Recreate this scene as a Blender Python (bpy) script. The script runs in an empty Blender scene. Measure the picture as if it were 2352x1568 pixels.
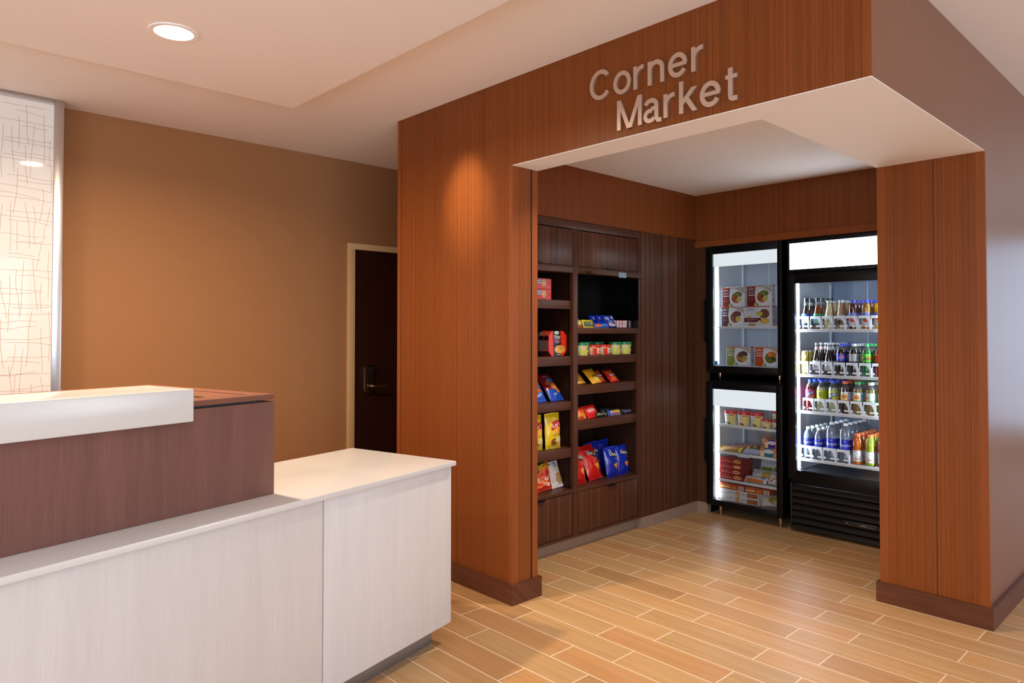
import bpy, bmesh, math, random
from mathutils import Vector, Matrix, noise
random.seed(7)
SC = bpy.context.scene
COL = SC.collection
R = math.radians
PI = math.pi

# ------------------------------------------------------------------ camera
FPX, CYPX, W_PX, H_PX = 1615.9, 727.83, 2352.0, 1568.0
cam_d = bpy.data.cameras.new('camera')
cam = bpy.data.objects.new('camera', cam_d)
COL.objects.link(cam)
cam_d.sensor_width = 36.0
cam_d.sensor_fit = 'HORIZONTAL'
cam_d.lens = 36.0 * FPX / W_PX
cam_d.shift_y = -(H_PX / 2 - CYPX) / W_PX
cam_d.clip_start = 0.05
_fw = Vector((-0.72715097, 0.68620382, 0.01938498))
_rt = Vector((0.68633715, 0.72728345, 0.00031176))
_up = _rt.cross(_fw).normalized()
cam.matrix_world = Matrix((( _rt.x, _up.x, -_fw.x, 2.61788),
                           ( _rt.y, _up.y, -_fw.y, -2.57966),
                           ( _rt.z, _up.z, -_fw.z, 1.45),
                           (0, 0, 0, 1)))
SC.camera = cam

# ------------------------------------------------------------------ world, daylight, lamps, exposure
ZC, ZDROP = 2.8073, 2.7473
wd = bpy.data.worlds.new('sky')
SC.world = wd
wd.use_nodes = True
wn = wd.node_tree.nodes
wn['Background'].inputs[0].default_value = (0.62, 0.78, 1.0, 1)
wn['Background'].inputs[1].default_value = 2.0

def area(name, loc, direction, sx, sy, power, color, shape='RECTANGLE', spread=180):
    l = bpy.data.lights.new(name, 'AREA')
    l.shape = shape
    l.size = sx
    l.size_y = sy
    l.energy = power
    l.color = color
    l.spread = R(spread)
    o = bpy.data.objects.new(name, l)
    COL.objects.link(o)
    o.location = loc
    o.rotation_euler = Vector(direction).to_track_quat('-Z', 'Y').to_euler()
    return o

DAY = (0.78, 0.93, 1.06)
WARM = (1.0, 0.77, 0.54)
area('daylight_right', (6.25, -2.5, 1.5), (-1, 0, 0), 4.0, 2.3, 205, DAY)
area('daylight_far', (6.25, 5.0, 1.5), (-1, 0, 0), 4.4, 2.3, 150, DAY)
area('daylight_rear', (3.0, -6.25, 1.5), (0, 1, 0), 4.4, 2.3, 190, DAY)
area('daylight_end', (3.6, 8.06, 1.4), (0, -1, 0), 3.2, 2.4, 16, (0.60, 0.74, 1.0))
LAMP_XY = [(-0.597, -1.567), (-0.6, -3.4), (3.2, -4.2), (4.9, 1.9)]
for i, (lx, ly) in enumerate(LAMP_XY):
    zz = ZDROP if i < 3 else ZC
    area('downlight_lamp', (lx, ly, zz - 0.012), (0, 0, -1), 0.14, 0.14, 78 if i == 0 else 42, WARM, 'DISK', 165)
area('market_fill_lamp', (0.40, 0.48, 2.5427 - 0.012), (0, 0, -1), 0.12, 0.12, 21, (1.0, 0.84, 0.66), 'DISK', 115)  # unseen lamp added to brighten the market floor and ceiling
# unseen spot added behind the dropped ceiling edge to brighten the pier
sp = bpy.data.lights.new('added_pier_spot', 'SPOT')
sp.energy = 120
sp.color = (1.0, 0.85, 0.62)
sp.spot_size = R(34)
sp.spot_blend = 1.0
sp.shadow_soft_size = 0.045
spo = bpy.data.objects.new('added_pier_spot', sp)
COL.objects.link(spo)
spo.location = (-0.49, -0.66, 2.785)
spo.rotation_euler = Vector((0.0, 0.66, -0.57)).to_track_quat('-Z', 'Y').to_euler()

SC.view_settings.view_transform = 'Standard'
SC.view_settings.look = 'None'
SC.view_settings.gamma = 1.0
SC.view_settings.use_curve_mapping = False
SC.view_settings.exposure = -0.45
SC.cycles.use_denoising = True
SC.cycles.max_bounces = 10
SC.cycles.diffuse_bounces = 5
SC.cycles.transparent_max_bounces = 16
SC.cycles.caustics_reflective = False
SC.cycles.sample_clamp_indirect = 6.0

# ------------------------------------------------------------------ materials
def lin(c):
    c = c / 255.0
    return c / 12.92 if c <= 0.04045 else ((c + 0.055) / 1.055) ** 2.4

def rgb(r, g, b):
    return (lin(r), lin(g), lin(b), 1.0)

def new_mat(name):
    m = bpy.data.materials.new(name)
    m.use_nodes = True
    nt = m.node_tree
    return m, nt, nt.nodes['Principled BSDF']

_pm = {}
def pm(c, rough=0.45, metal=0.0, coat=0.0, trans=0.0, emit=0.0):
    """plain coloured procedural material, c in display rgb 0-255"""
    key = (tuple(c), rough, metal, coat, trans, emit)
    if key in _pm:
        return _pm[key]
    m, nt, b = new_mat('paint_%d_%d_%d' % tuple(c))
    col = rgb(*c)
    b.inputs['Base Color'].default_value = col
    b.inputs['Roughness'].default_value = rough
    b.inputs['Metallic'].default_value = metal
    b.inputs['Coat Weight'].default_value = coat
    b.inputs['Coat Roughness'].default_value = 0.06
    b.inputs['Transmission Weight'].default_value = trans
    if emit:
        b.inputs['Emission Color'].default_value = col
        b.inputs['Emission Strength'].default_value = emit
    _pm[key] = m
    return m

def N(nt, typ, **kw):
    n = nt.nodes.new(typ)
    for k, v in kw.items():
        setattr(n, k, v)
    return n

def ramp(nt, fac, stops):
    n = nt.nodes.new('ShaderNodeValToRGB')
    el = n.color_ramp.elements
    while len(el) < len(stops):
        el.new(0.5)
    for e, (p, c) in zip(el, stops):
        e.position = p
        e.color = c
    nt.links.new(fac, n.inputs[0])
    return n.outputs[0]

def grain_mat(name, stops, axis='z', freq=60.0, along=0.6, fine=400.0, fine_amt=0.35, rough=0.35, coat=0.0, bump=0.03, spec=0.18, lines=0.0):
    """wood veneer: streaks running along `axis`, varying across it"""
    m, nt, b = new_mat(name)
    L = nt.links
    tc = N(nt, 'ShaderNodeTexCoord')
    sep = N(nt, 'ShaderNodeSeparateXYZ')
    L.new(tc.outputs['Object'], sep.inputs[0])
    def math_(op, a, bb):
        n = N(nt, 'ShaderNodeMath', operation=op)
        for i, v in enumerate((a, bb)):
            if isinstance(v, (int, float)):
                n.inputs[i].default_value = v
            else:
                L.new(v, n.inputs[i])
        return n.outputs[0]
    X, Y, Z = sep.outputs
    if axis == 'z':
        across, al = math_('ADD', X, Y), Z
    elif axis == 'y':
        across, al = math_('ADD', X, Z), Y
    else:
        across, al = math_('ADD', Y, Z), X
    comb = N(nt, 'ShaderNodeCombineXYZ')
    L.new(math_('MULTIPLY', across, freq), comb.inputs[0])
    L.new(math_('MULTIPLY', al, along), comb.inputs[1])
    n1 = N(nt, 'ShaderNodeTexNoise')
    n1.inputs['Scale'].default_value = 1.0
    n1.inputs['Detail'].default_value = 3.0
    n1.inputs['Distortion'].default_value = 0.15
    L.new(comb.outputs[0], n1.inputs[0])
    comb2 = N(nt, 'ShaderNodeCombineXYZ')
    L.new(math_('MULTIPLY', across, fine), comb2.inputs[0])
    L.new(math_('MULTIPLY', al, 6.0), comb2.inputs[1])
    n2 = N(nt, 'ShaderNodeTexNoise')
    n2.inputs['Scale'].default_value = 1.0
    n2.inputs['Detail'].default_value = 2.0
    L.new(comb2.outputs[0], n2.inputs[0])
    f = math_('ADD', math_('MULTIPLY', n1.outputs[0], 1.0 - fine_amt), math_('MULTIPLY', n2.outputs[0], fine_amt))
    c = ramp(nt, f, stops)
    if lines:
        comb3 = N(nt, 'ShaderNodeCombineXYZ')
        L.new(math_('MULTIPLY', across, 210.0), comb3.inputs[0])
        n3 = N(nt, 'ShaderNodeTexNoise')
        n3.inputs['Scale'].default_value = 1.0
        n3.inputs['Detail'].default_value = 1.0
        L.new(comb3.outputs[0], n3.inputs[0])
        fac = ramp(nt, n3.outputs[0], [(0.34, (1, 1, 1, 1)), (0.45, (0, 0, 0, 1))])
        mx = N(nt, 'ShaderNodeMix', data_type='RGBA')
        L.new(math_('MULTIPLY', fac, lines), mx.inputs[0])
        L.new(c, mx.inputs[6])
        mx.inputs[7].default_value = tuple(v * 0.35 for v in stops[0][1][:3]) + (1,)
        c = mx.outputs[2]
    L.new(c, b.inputs['Base Color'])
    b.inputs['Roughness'].default_value = rough
    b.inputs['Specular IOR Level'].default_value = spec
    b.inputs['Coat Weight'].default_value = coat
    b.inputs['Coat Roughness'].default_value = 0.2
    if bump:
        bp = N(nt, 'ShaderNodeBump')
        bp.inputs['Strength'].default_value = bump
        bp.inputs['Distance'].default_value = 0.002
        L.new(n2.outputs[0], bp.inputs['Height'])
        L.new(bp.outputs[0], b.inputs['Normal'])
    return m

VEN_D, VEN_M, VEN_L = (0.105, 0.026, 0.0055, 1), (0.195, 0.053, 0.012, 1), (0.285, 0.086, 0.022, 1)
M_VENEER = grain_mat('striped_wood_veneer', [(0.2, VEN_D), (0.5, VEN_M), (0.85, VEN_L)], 'z', 130, 0.12, 520, 0.35, 0.34, 0.0, 0.03, lines=0.42)
M_VENEER_PLAIN = grain_mat('plain_wood_edge', [(0.2, (0.20, 0.052, 0.012, 1)), (0.8, (0.26, 0.074, 0.02, 1))], 'z', 30, 0.5, 200, 0.3, 0.32, 0.0, 0.02)
M_BASE = grain_mat('dark_wood_base', [(0.25, (0.070, 0.023, 0.011, 1)), (0.8, (0.145, 0.050, 0.024, 1))], 'x', 25, 3.0, 120, 0.35, 0.4, 0.0, 0.03)
WAL_D, WAL_M, WAL_L = (0.036, 0.012, 0.006, 1), (0.088, 0.031, 0.0145, 1), (0.165, 0.062, 0.028, 1)
M_WALNUT_V = grain_mat('walnut_vertical', [(0.3, WAL_D), (0.52, WAL_M), (0.72, WAL_L)], 'z', 38, 0.2, 300, 0.25, 0.38, 0.0, 0.03)
M_WALNUT_H = grain_mat('walnut_horizontal', [(0.25, (0.056, 0.021, 0.0115, 1)), (0.75, (0.108, 0.041, 0.023, 1))], 'y', 60, 0.8, 300, 0.3, 0.4, 0.0, 0.03)
M_WALNUT_S = grain_mat('walnut_stile', [(0.25, (0.056, 0.021, 0.0115, 1)), (0.75, (0.108, 0.041, 0.023, 1))], 'z', 50, 0.4, 300, 0.3, 0.4, 0.0, 0.03)
M_WALNUT_IN = grain_mat('walnut_inside', [(0.25, (0.020, 0.0075, 0.004, 1)), (0.75, (0.040, 0.014, 0.007, 1))], 'z', 30, 0.4, 200, 0.3, 0.5, 0.0, 0.0)  # walnut darkened in colour to carry the shade inside the bays
M_DESKWOOD = grain_mat('mahogany_desk_veneer', [(0.25, (0.135, 0.062, 0.050, 1)), (0.55, (0.190, 0.088, 0.070, 1)), (0.8, (0.245, 0.108, 0.084, 1))], 'z', 14, 1.1, 260, 0.45, 0.5, 0.0, 0.04)
M_DESKLID = grain_mat('mahogany_lid', [(0.25, (0.17, 0.070, 0.045, 1)), (0.8, (0.24, 0.105, 0.07, 1))], 'x', 30, 1.0, 260, 0.4, 0.4, 0.0, 0.03)
M_WHITEWOOD = grain_mat('whitewashed_laminate', [(0.25, (0.575, 0.54, 0.53, 1)), (0.55, (0.625, 0.595, 0.585, 1)), (0.8, (0.665, 0.64, 0.635, 1))], 'z', 18, 1.0, 240, 0.5, 0.42, 0.0, 0.02)
M_DOORWOOD = grain_mat('dark_door_veneer', [(0.25, (0.020, 0.0055, 0.003, 1)), (0.8, (0.042, 0.011, 0.0055, 1))], 'z', 60, 0.4, 300, 0.4, 0.35, 0.0, 0.03)
M_WALLCOV = grain_mat('tan_linen_wallcovering', [(0.2, (0.31, 0.142, 0.058, 1)), (0.8, (0.40, 0.192, 0.082, 1))], 'y', 700, 40.0, 1500, 0.5, 0.75, 0.0, 0.08)
M_CEIL = pm((247, 244, 244), 0.9)
M_SOFFIT = pm((247, 244, 243), 0.85)
M_SOLID = pm((211, 209, 208), 0.22)
M_STEEL = pm((165, 168, 175), 0.34, 1.0)
M_STEEL_D = pm((120, 112, 108), 0.4, 1.0)
M_ALU = pm((205, 203, 204), 0.3, 1.0)
M_LETTER = pm((206, 186, 172), 0.42, 0.85)
M_PLINTH = pm((146, 122, 106), 0.4)
M_BLACK = pm((11, 11, 13), 0.38)
M_BLACK.node_tree.nodes['Principled BSDF'].inputs['Specular IOR Level'].default_value = 0.25
M_BLACK_G = pm((10, 10, 12), 0.16)
M_GRILL = pm((22, 20, 20), 0.42)
M_FRAME = pm((205, 170, 125), 0.5)
M_LINER = pm((226, 230, 236), 0.35)
M_WIRE = pm((240, 243, 246), 0.3)
M_CHROME = pm((225, 205, 190), 0.18, 1.0)
M_BRONZE = pm((150, 130, 110), 0.32, 1.0)
M_GUARD = pm((236, 241, 248), 0.25)

def glass_mat(name, tint=(1, 1, 1, 1), refl=1.0):
    m = bpy.data.materials.new(name)
    m.use_nodes = True
    nt = m.node_tree
    nt.nodes.clear()
    out = N(nt, 'ShaderNodeOutputMaterial')
    mix = N(nt, 'ShaderNodeMixShader')
    tr = N(nt, 'ShaderNodeBsdfTransparent')
    gl = N(nt, 'ShaderNodeBsdfGlossy')
    fr = N(nt, 'ShaderNodeFresnel')
    fr.inputs[0].default_value = 1.35
    tr.inputs[0].default_value = tint
    gl.inputs['Roughness'].default_value = 0.02
    gl.inputs[0].default_value = (refl, refl, refl, 1)
    nt.links.new(fr.outputs[0], mix.inputs[0])
    nt.links.new(tr.outputs[0], mix.inputs[1])
    nt.links.new(gl.outputs[0], mix.inputs[2])
    nt.links.new(mix.outputs[0], out.inputs[0])
    return m

M_GLASS = glass_mat('clear_glass', (0.97, 0.98, 0.985, 1))

def emit_mat(name, color, strength):
    m = bpy.data.materials.new(name)
    m.use_nodes = True
    nt = m.node_tree
    nt.nodes.clear()
    out = N(nt, 'ShaderNodeOutputMaterial')
    e = N(nt, 'ShaderNodeEmission')
    e.inputs[0].default_value = color
    e.inputs[1].default_value = strength
    nt.links.new(e.outputs[0], out.inputs[0])
    return m

M_TUBE = emit_mat('cool_light_tube', (0.72, 0.86, 1.0, 1), 110.0)
M_TUBE_S = emit_mat('cool_light_tube_small', (0.80, 0.90, 1.0, 1), 14.0)
M_SIGNLIGHT = emit_mat('lit_header_panel', (0.90, 0.95, 1.0, 1), 16.0)
M_HEADLIGHT = emit_mat('lit_door_header', (0.90, 0.96, 1.0, 1), 1.25)
M_LENS = emit_mat('lamp_lens', (1.0, 0.90, 0.75, 1), 9.0)

def floor_mat():
    m, nt, b = new_mat('wood_look_tile')
    L = nt.links
    tc = N(nt, 'ShaderNodeTexCoord')
    mp = N(nt, 'ShaderNodeMapping')
    PW, PL = 0.1575, 0.63
    mp.inputs['Location'].default_value = (-0.030 + 10 * PL, -0.0288 + 40 * PW, 0)
    L.new(tc.outputs['Object'], mp.inputs[0])
    br = N(nt, 'ShaderNodeTexBrick')
    br.offset = 0.3556
    br.offset_frequency = 2
    br.squash = 1.0
    br.inputs['Scale'].default_value = 1.0
    br.inputs['Brick Width'].default_value = PL
    br.inputs['Row Height'].default_value = PW
    br.inputs['Mortar Size'].default_value = 0.0030
    br.inputs['Mortar Smooth'].default_value = 0.1
    br.inputs['Color1'].default_value = (0, 0, 0, 1)
    br.inputs['Color2'].default_value = (1, 1, 1, 1)
    br.inputs['Mortar'].default_value = (0.5, 0.5, 0.5, 1)
    L.new(mp.outputs[0], br.inputs[0])
    # streaks along x
    mp2 = N(nt, 'ShaderNodeMapping')
    mp2.inputs['Scale'].default_value = (1.6, 38.0, 1.0)
    L.new(tc.outputs['Object'], mp2.inputs[0])
    addv = N(nt, 'ShaderNodeVectorMath', operation='ADD')
    mulv = N(nt, 'ShaderNodeVectorMath', operation='SCALE')
    mulv.inputs['Scale'].default_value = 37.0
    L.new(br.outputs['Color'], mulv.inputs[0])
    L.new(mp2.outputs[0], addv.inputs[0])
    L.new(mulv.outputs[0], addv.inputs[1])
    n1 = N(nt, 'ShaderNodeTexNoise')
    n1.inputs['Scale'].default_value = 1.0
    n1.inputs['Detail'].default_value = 4.0
    n1.inputs['Distortion'].default_value = 0.4
    L.new(addv.outputs[0], n1.inputs[0])
    streak = ramp(nt, n1.outputs[0], [(0.2, (0.42, 0.236, 0.100, 1)), (0.5, (0.475, 0.282, 0.130, 1)), (0.8, (0.53, 0.335, 0.165, 1))])
    tone = ramp(nt, br.outputs['Color'], [(0.0, (0.80, 0.76, 0.72, 1)), (0.3, (1.02, 0.92, 0.84, 1)), (0.65, (0.96, 1.0, 1.0, 1)), (1.0, (1.14, 1.08, 1.02, 1))])
    mul = N(nt, 'ShaderNodeMix', data_type='RGBA', blend_type='MULTIPLY')
    mul.inputs[0].default_value = 1.0
    L.new(streak, mul.inputs[6])
    L.new(tone, mul.inputs[7])
    mx = N(nt, 'ShaderNodeMix', data_type='RGBA')
    L.new(br.outputs['Fac'], mx.inputs[0])
    L.new(mul.outputs[2], mx.inputs[6])
    mx.inputs[7].default_value = (0.78, 0.61, 0.46, 1)
    L.new(mx.outputs[2], b.inputs['Base Color'])
    b.inputs['Roughness'].default_value = 0.42
    bp = N(nt, 'ShaderNodeBump')
    bp.inputs['Strength'].default_value = 0.25
    bp.inputs['Distance'].default_value = 0.002
    inv = N(nt, 'ShaderNodeMath', operation='SUBTRACT')
    inv.inputs[0].default_value = 1.0
    L.new(br.outputs['Fac'], inv.inputs[1])
    L.new(inv.outputs[0], bp.inputs['Height'])
    L.new(bp.outputs[0], b.inputs['Normal'])
    return m

M_FLOOR = floor_mat()

def panel_mat():
    m, nt, b = new_mat('backlit_resin')
    b.inputs['Base Color'].default_value = (0.62, 0.575, 0.535, 1)
    b.inputs['Roughness'].default_value = 0.5
    b.inputs['Coat Weight'].default_value = 0.3
    b.inputs['Coat Roughness'].default_value = 0.03
    b.inputs['Emission Color'].default_value = (1.0, 0.93, 0.84, 1)
    b.inputs['Emission Strength'].default_value = 0.27
    return m

M_PANEL = panel_mat()
M_TWIG = pm((190, 146, 112), 0.5)

# ------------------------------------------------------------------ mesh building helpers
_txt = {}
def text_tris(s, bold=0.0, res=3):
    key = (s, bold, res)
    if key in _txt:
        return _txt[key]
    cu = bpy.data.curves.new('txt', 'FONT')
    cu.body = s
    cu.size = 1.0
    cu.resolution_u = res
    cu.fill_mode = 'BOTH'
    cu.offset = bold
    o = bpy.data.objects.new('txt', cu)
    COL.objects.link(o)
    dg = bpy.context.evaluated_depsgraph_get()
    dg.update()
    me = bpy.data.meshes.new_from_object(o.evaluated_get(dg))
    vs = [(v.co.x, v.co.y) for v in me.vertices]
    fs = [tuple(p.vertices) for p in me.polygons]
    bpy.data.objects.remove(o)
    bpy.data.curves.remove(cu)
    bpy.data.meshes.remove(me)
    xs = [v[0] for v in vs] or [0, 1]
    ys = [v[1] for v in vs] or [0, 1]
    bb = (min(xs), max(xs), min(ys), max(ys))
    _txt[key] = (vs, fs, bb)
    return _txt[key]

class Part:
    def __init__(self):
        self.bm = bmesh.new()
        self.mats = []
    def mi(self, m):
        if m not in self.mats:
            self.mats.append(m)
        return self.mats.index(m)
    def merge(self, b2, mat, M=None):
        k = self.mi(mat)
        vm = {}
        for v in b2.verts:
            vm[v] = self.bm.verts.new(M @ v.co if M else v.co)
        for f in b2.faces:
            try:
                nf = self.bm.faces.new([vm[v] for v in f.verts])
                nf.material_index = k
                nf.smooth = True
            except ValueError:
                pass
        b2.free()
    def box(self, x0, x1, y0, y1, z0, z1, mat, bevel=0.0, M=None, seg=2):
        b = bmesh.new()
        bmesh.ops.create_cube(b, size=1.0)
        for v in b.verts:
            v.co = Vector((x0 + (v.co.x + .5) * (x1 - x0), y0 + (v.co.y + .5) * (y1 - y0), z0 + (v.co.z + .5) * (z1 - z0)))
        if bevel:
            bmesh.ops.bevel(b, geom=list(b.edges), offset=bevel, segments=seg, affect='EDGES', profile=0.5)
        self.merge(b, mat, M)
        return self
    def prism(self, pts, axis, a0, a1, mat, M=None, bevel=0.0):
        """extrude the 2d outline pts along axis ('x': pts=(y,z); 'y': (x,z); 'z': (x,y))"""
        b = bmesh.new()
        def p3(p, a):
            return {'x': (a, p[0], p[1]), 'y': (p[0], a, p[1]), 'z': (p[0], p[1], a)}[axis]
        lo = [b.verts.new(p3(p, a0)) for p in pts]
        hi = [b.verts.new(p3(p, a1)) for p in pts]
        b.faces.new(lo)
        b.faces.new(list(reversed(hi)))
        n = len(pts)
        for i in range(n):
            b.faces.new((lo[i], hi[i], hi[(i + 1) % n], lo[(i + 1) % n]))
        bmesh.ops.recalc_face_normals(b, faces=list(b.faces))
        if bevel:
            bmesh.ops.bevel(b, geom=list(b.edges), offset=bevel, segments=2, affect='EDGES', profile=0.5)
        self.merge(b, mat, M)
        return self
    def lathe(self, prof, n, mat, M=None, cap=True, squash=1.0, mats=None):
        b = bmesh.new()
        rings = []
        for (r, z) in prof:
            rings.append([b.verts.new((r * math.cos(2 * PI * i / n), squash * r * math.sin(2 * PI * i / n), z)) for i in range(n)])
        for j in range(len(prof) - 1):
            for i in range(n):
                f = b.faces.new((rings[j][i], rings[j][(i + 1) % n], rings[j + 1][(i + 1) % n], rings[j + 1][i]))
        if cap:
            b.faces.new(list(reversed(rings[0])))
            b.faces.new(rings[-1])
        bmesh.ops.recalc_face_normals(b, faces=list(b.faces))
        self.merge(b, mat, M)
        return self
    def tube(self, pts, r, mat, n=8):
        b = bmesh.new()
        rings = []
        P = [Vector(p) for p in pts]
        for i, p in enumerate(P):
            d = (P[min(i + 1, len(P) - 1)] - P[max(i - 1, 0)]).normalized()
            a = d.orthogonal().normalized()
            if i and rings:
                a = (prev - d * prev.dot(d)).normalized()
            prev = a
            c = d.cross(a)
            rings.append([b.verts.new(p + (a * math.cos(2 * PI * k / n) + c * math.sin(2 * PI * k / n)) * r) for k in range(n)])
        for j in range(len(P) - 1):
            for k in range(n):
                b.faces.new((rings[j][k], rings[j][(k + 1) % n], rings[j + 1][(k + 1) % n], rings[j + 1][k]))
        b.faces.new(list(reversed(rings[0])))
        b.faces.new(rings[-1])
        bmesh.ops.recalc_face_normals(b, faces=list(b.faces))
        self.merge(b, mat)
        return self
    def decal(self, ops, W, H, fmap, step=None, dz=None, base_layer=1):
        """printed graphics; ops in fractions of W x H; fmap(x, y, layer_offset) -> Vector"""
        lay = base_layer
        if dz is None:
            dz = 0.00022 if step else 0.00008
        for op in ops:
            b = bmesh.new()
            k = op[0]
            col = op[-1]
            mat = col if not isinstance(col, tuple) else pm(col, 0.35)
            if k == 'r':
                pts = [(op[1], op[2]), (op[3], op[2]), (op[3], op[4]), (op[1], op[4])]
                b.faces.new([b.verts.new((x * W, y * H, 0)) for x, y in pts])
            elif k == 'e':
                n = 20
                b.faces.new([b.verts.new((op[1] * W + op[3] * W * math.cos(2 * PI * i / n), op[2] * H + op[4] * H * math.sin(2 * PI * i / n), 0)) for i in range(n)])
            elif k == 'p':
                b.faces.new([b.verts.new((x * W, y * H, 0)) for x, y in op[1]])
            elif k == 't':
                _, s, cx, cy, hh, ww, rot, _c = op
                vs, fs, bb = text_tris(s, 0.015, 2)
                sx = ww * W / max(1e-6, bb[1] - bb[0])
                sy = hh * H / max(1e-6, bb[3] - bb[2])
                ca, sa = math.cos(R(rot)), math.sin(R(rot))
                vv = []
                for (x, y) in vs:
                    px = (x - (bb[0] + bb[1]) / 2) * sx
                    py = (y - (bb[2] + bb[3]) / 2) * sy
                    vv.append(b.verts.new((cx * W + px * ca - py * sa, cy * H + px * sa + py * ca, 0)))
                for f in fs:
                    try:
                        b.faces.new([vv[i] for i in f])
                    except ValueError:
                        pass
            if step:
                if k != 't':
                    xs = [v.co.x for v in b.verts]
                    ys = [v.co.y for v in b.verts]
                    for axis, lo, hi in ((0, min(xs), max(xs)), (1, min(ys), max(ys))):
                        n = int((hi - lo) / step)
                        for i in range(1, n + 1):
                            co = [0, 0, 0]
                            no = [0, 0, 0]
                            co[axis] = lo + (hi - lo) * i / (n + 1)
                            no[axis] = 1
                            bmesh.ops.bisect_plane(b, geom=list(b.verts) + list(b.edges) + list(b.faces), plane_co=co, plane_no=no)
            for ax, v0, sg in ((0, 0.0, -1), (0, W, 1), (1, 0.0, -1), (1, H, 1)):
                co = [0, 0, 0]
                no = [0, 0, 0]
                co[ax] = v0
                no[ax] = sg
                bmesh.ops.bisect_plane(b, geom=list(b.verts) + list(b.edges) + list(b.faces), plane_co=co, plane_no=no, clear_outer=True)
            off = dz * lay
            for v in b.verts:
                v.co = fmap(v.co.x, v.co.y, off)
            self.merge(b, mat)
            lay += 1
        return self
    def build(self, name, parent=None, sharp=38, loc=None):
        me = bpy.data.meshes.new(name)
        self.bm.normal_update()
        self.bm.to_mesh(me)
        self.bm.free()
        for m in self.mats:
            me.materials.append(m)
        me.set_sharp_from_angle(angle=R(sharp))
        o = bpy.data.objects.new(name, me)
        COL.objects.link(o)
        if parent is not None:
            o.parent = parent
        if loc is not None:
            o.location = loc
        return o

def tag(o, label, cat, group=None, kind=None):
    o['label'] = label
    o['category'] = cat
    if group:
        o['group'] = group
    if kind:
        o['kind'] = kind
    return o

def thing(name, label, cat, loc=(0, 0, 0), rotz=0.0, group=None, rot=None):
    o = bpy.data.objects.new(name, None)
    o.empty_display_size = 0.05
    COL.objects.link(o)
    o.location = loc
    o.rotation_euler = rot if rot is not None else (0, 0, rotz)
    return tag(o, label, cat, group)

def kids(o):
    return [c for c in bpy.data.objects if c.parent == o]

def dup(root, loc, rotz=None, label=None, group=None):
    r = root.copy()
    COL.objects.link(r)
    r.location = loc
    if rotz is not None:
        r.rotation_euler = (0, 0, rotz)
    if label:
        r['label'] = label
    if group:
        r['group'] = group
    for ch in list(root.children):
        c = ch.copy()
        COL.objects.link(c)
        c.parent = r
        for g in list(ch.children):
            d = g.copy()
            COL.objects.link(d)
            d.parent = c
    return r

def struct(name, part, parent=None):
    o = part.build(name, parent)
    o['kind'] = 'structure'
    return o

def flat_map(front_y):
    return lambda x, y, d: Vector((x, front_y - d, y))

# ------------------------------------------------------------------ the setting
X0, X1, X2, X3 = -1.193, -0.1114, 1.7076, 1.2089
Y3, D1, ZS, ZI = 1.4754, 0.1873, 2.3382, 2.5427
XS, Y4, XW = -0.5, 2.412, -2.3562
BP, BH = 0.0176, 0.1051
RX, RYF, RYR = 6.2, 8.0, -6.2       # room limits
YB = 3.35                            # rear of the market block

struct('floor', Part().box(XW - .1, RX, RYR, RYF, -0.1, 0.0, M_FLOOR))
# ceiling with the dropped portion over the desk
struct('ceiling', Part().box(XW - .1, RX, RYR, RYF, ZC, ZC + 0.1, M_CEIL))
struct('ceiling_dropped', Part().box(-1.233, 4.3, RYR, -0.7060, ZDROP, ZC, M_CEIL))
struct('wall_left', Part().box(XW - .1, XW, RYR, YB + .6, 0, ZC, M_WALLCOV))
struct('wall_corridor_end', Part().box(XW, X0, YB + .5, YB + .6, 0, ZC, M_WALLCOV))
PAINT = pm((214, 190, 160), 0.8)
p = Part()
p.box(X0, 2.0, RYF, RYF + .1, 0, ZC, PAINT).box(5.2, RX, RYF, RYF + .1, 0, ZC, PAINT).box(2.0, 5.2, RYF, RYF + .1, 2.6, ZC, PAINT).box(2.0, 5.2, RYF, RYF + .1, 0, .2, PAINT)
struct('wall_far', p)
p = Part()
p.box(2.0, 5.2, RYF + .02, RYF + .08, .2, .25, M_STEEL).box(2.0, 5.2, RYF + .02, RYF + .08, 2.55, 2.6, M_STEEL)
for k in range(3):
    xx = 2.0 + 3.2 * k / 2
    p.box(max(2.0, xx - .03), min(5.2, xx + .03), RYF + .02, RYF + .08, .25, 2.55, M_STEEL)
w = struct('window_4', p)
struct('pane', Part().box(2.03, 5.17, RYF + .045, RYF + .055, .25, 2.55, M_GLASS), w)
# right wall with two glazed openings
p = Part()
p.box(RX, RX + .1, RYR, RYF, 0, 0.35, PAINT).box(RX, RX + .1, RYR, RYF, 2.65, ZC, PAINT)
for a, b in ((RYR, -4.5), (-.5, 2.8), (7.2, RYF)):
    p.box(RX, RX + .1, a, b, 0.35, 2.65, PAINT)
struct('wall_right', p)
for i, (a, b) in enumerate(((-4.5, -.5), (2.8, 7.2))):
    p = Part()
    p.box(RX + .02, RX + .08, a, b, .35, .41, M_STEEL).box(RX + .02, RX + .08, a, b, 2.59, 2.65, M_STEEL)
    n = 3
    for k in range(n + 1):
        yy = a + (b - a) * k / n
        p.box(RX + .02, RX + .08, max(a, yy - .03), min(b, yy + .03), .41, 2.59, M_STEEL)
    w = struct('window_%d' % (i + 1), p)
    struct('pane', Part().box(RX + .045, RX + .055, a + .03, b - .03, .41, 2.59, M_GLASS), w)
p = Part()
p.box(XW, RX, RYR - .1, RYR, 0, .35, PAINT).box(XW, RX, RYR - .1, RYR, 2.65, ZC, PAINT)
p.box(XW, .8, RYR - .1, RYR, .35, 2.65, PAINT).box(5.2, RX, RYR - .1, RYR, .35, 2.65, PAINT)
struct('wall_rear', p)
p = Part()
p.box(.8, 5.2, RYR - .08, RYR - .02, .35, .41, M_STEEL).box(.8, 5.2, RYR - .08, RYR - .02, 2.59, 2.65, M_STEEL)
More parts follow.
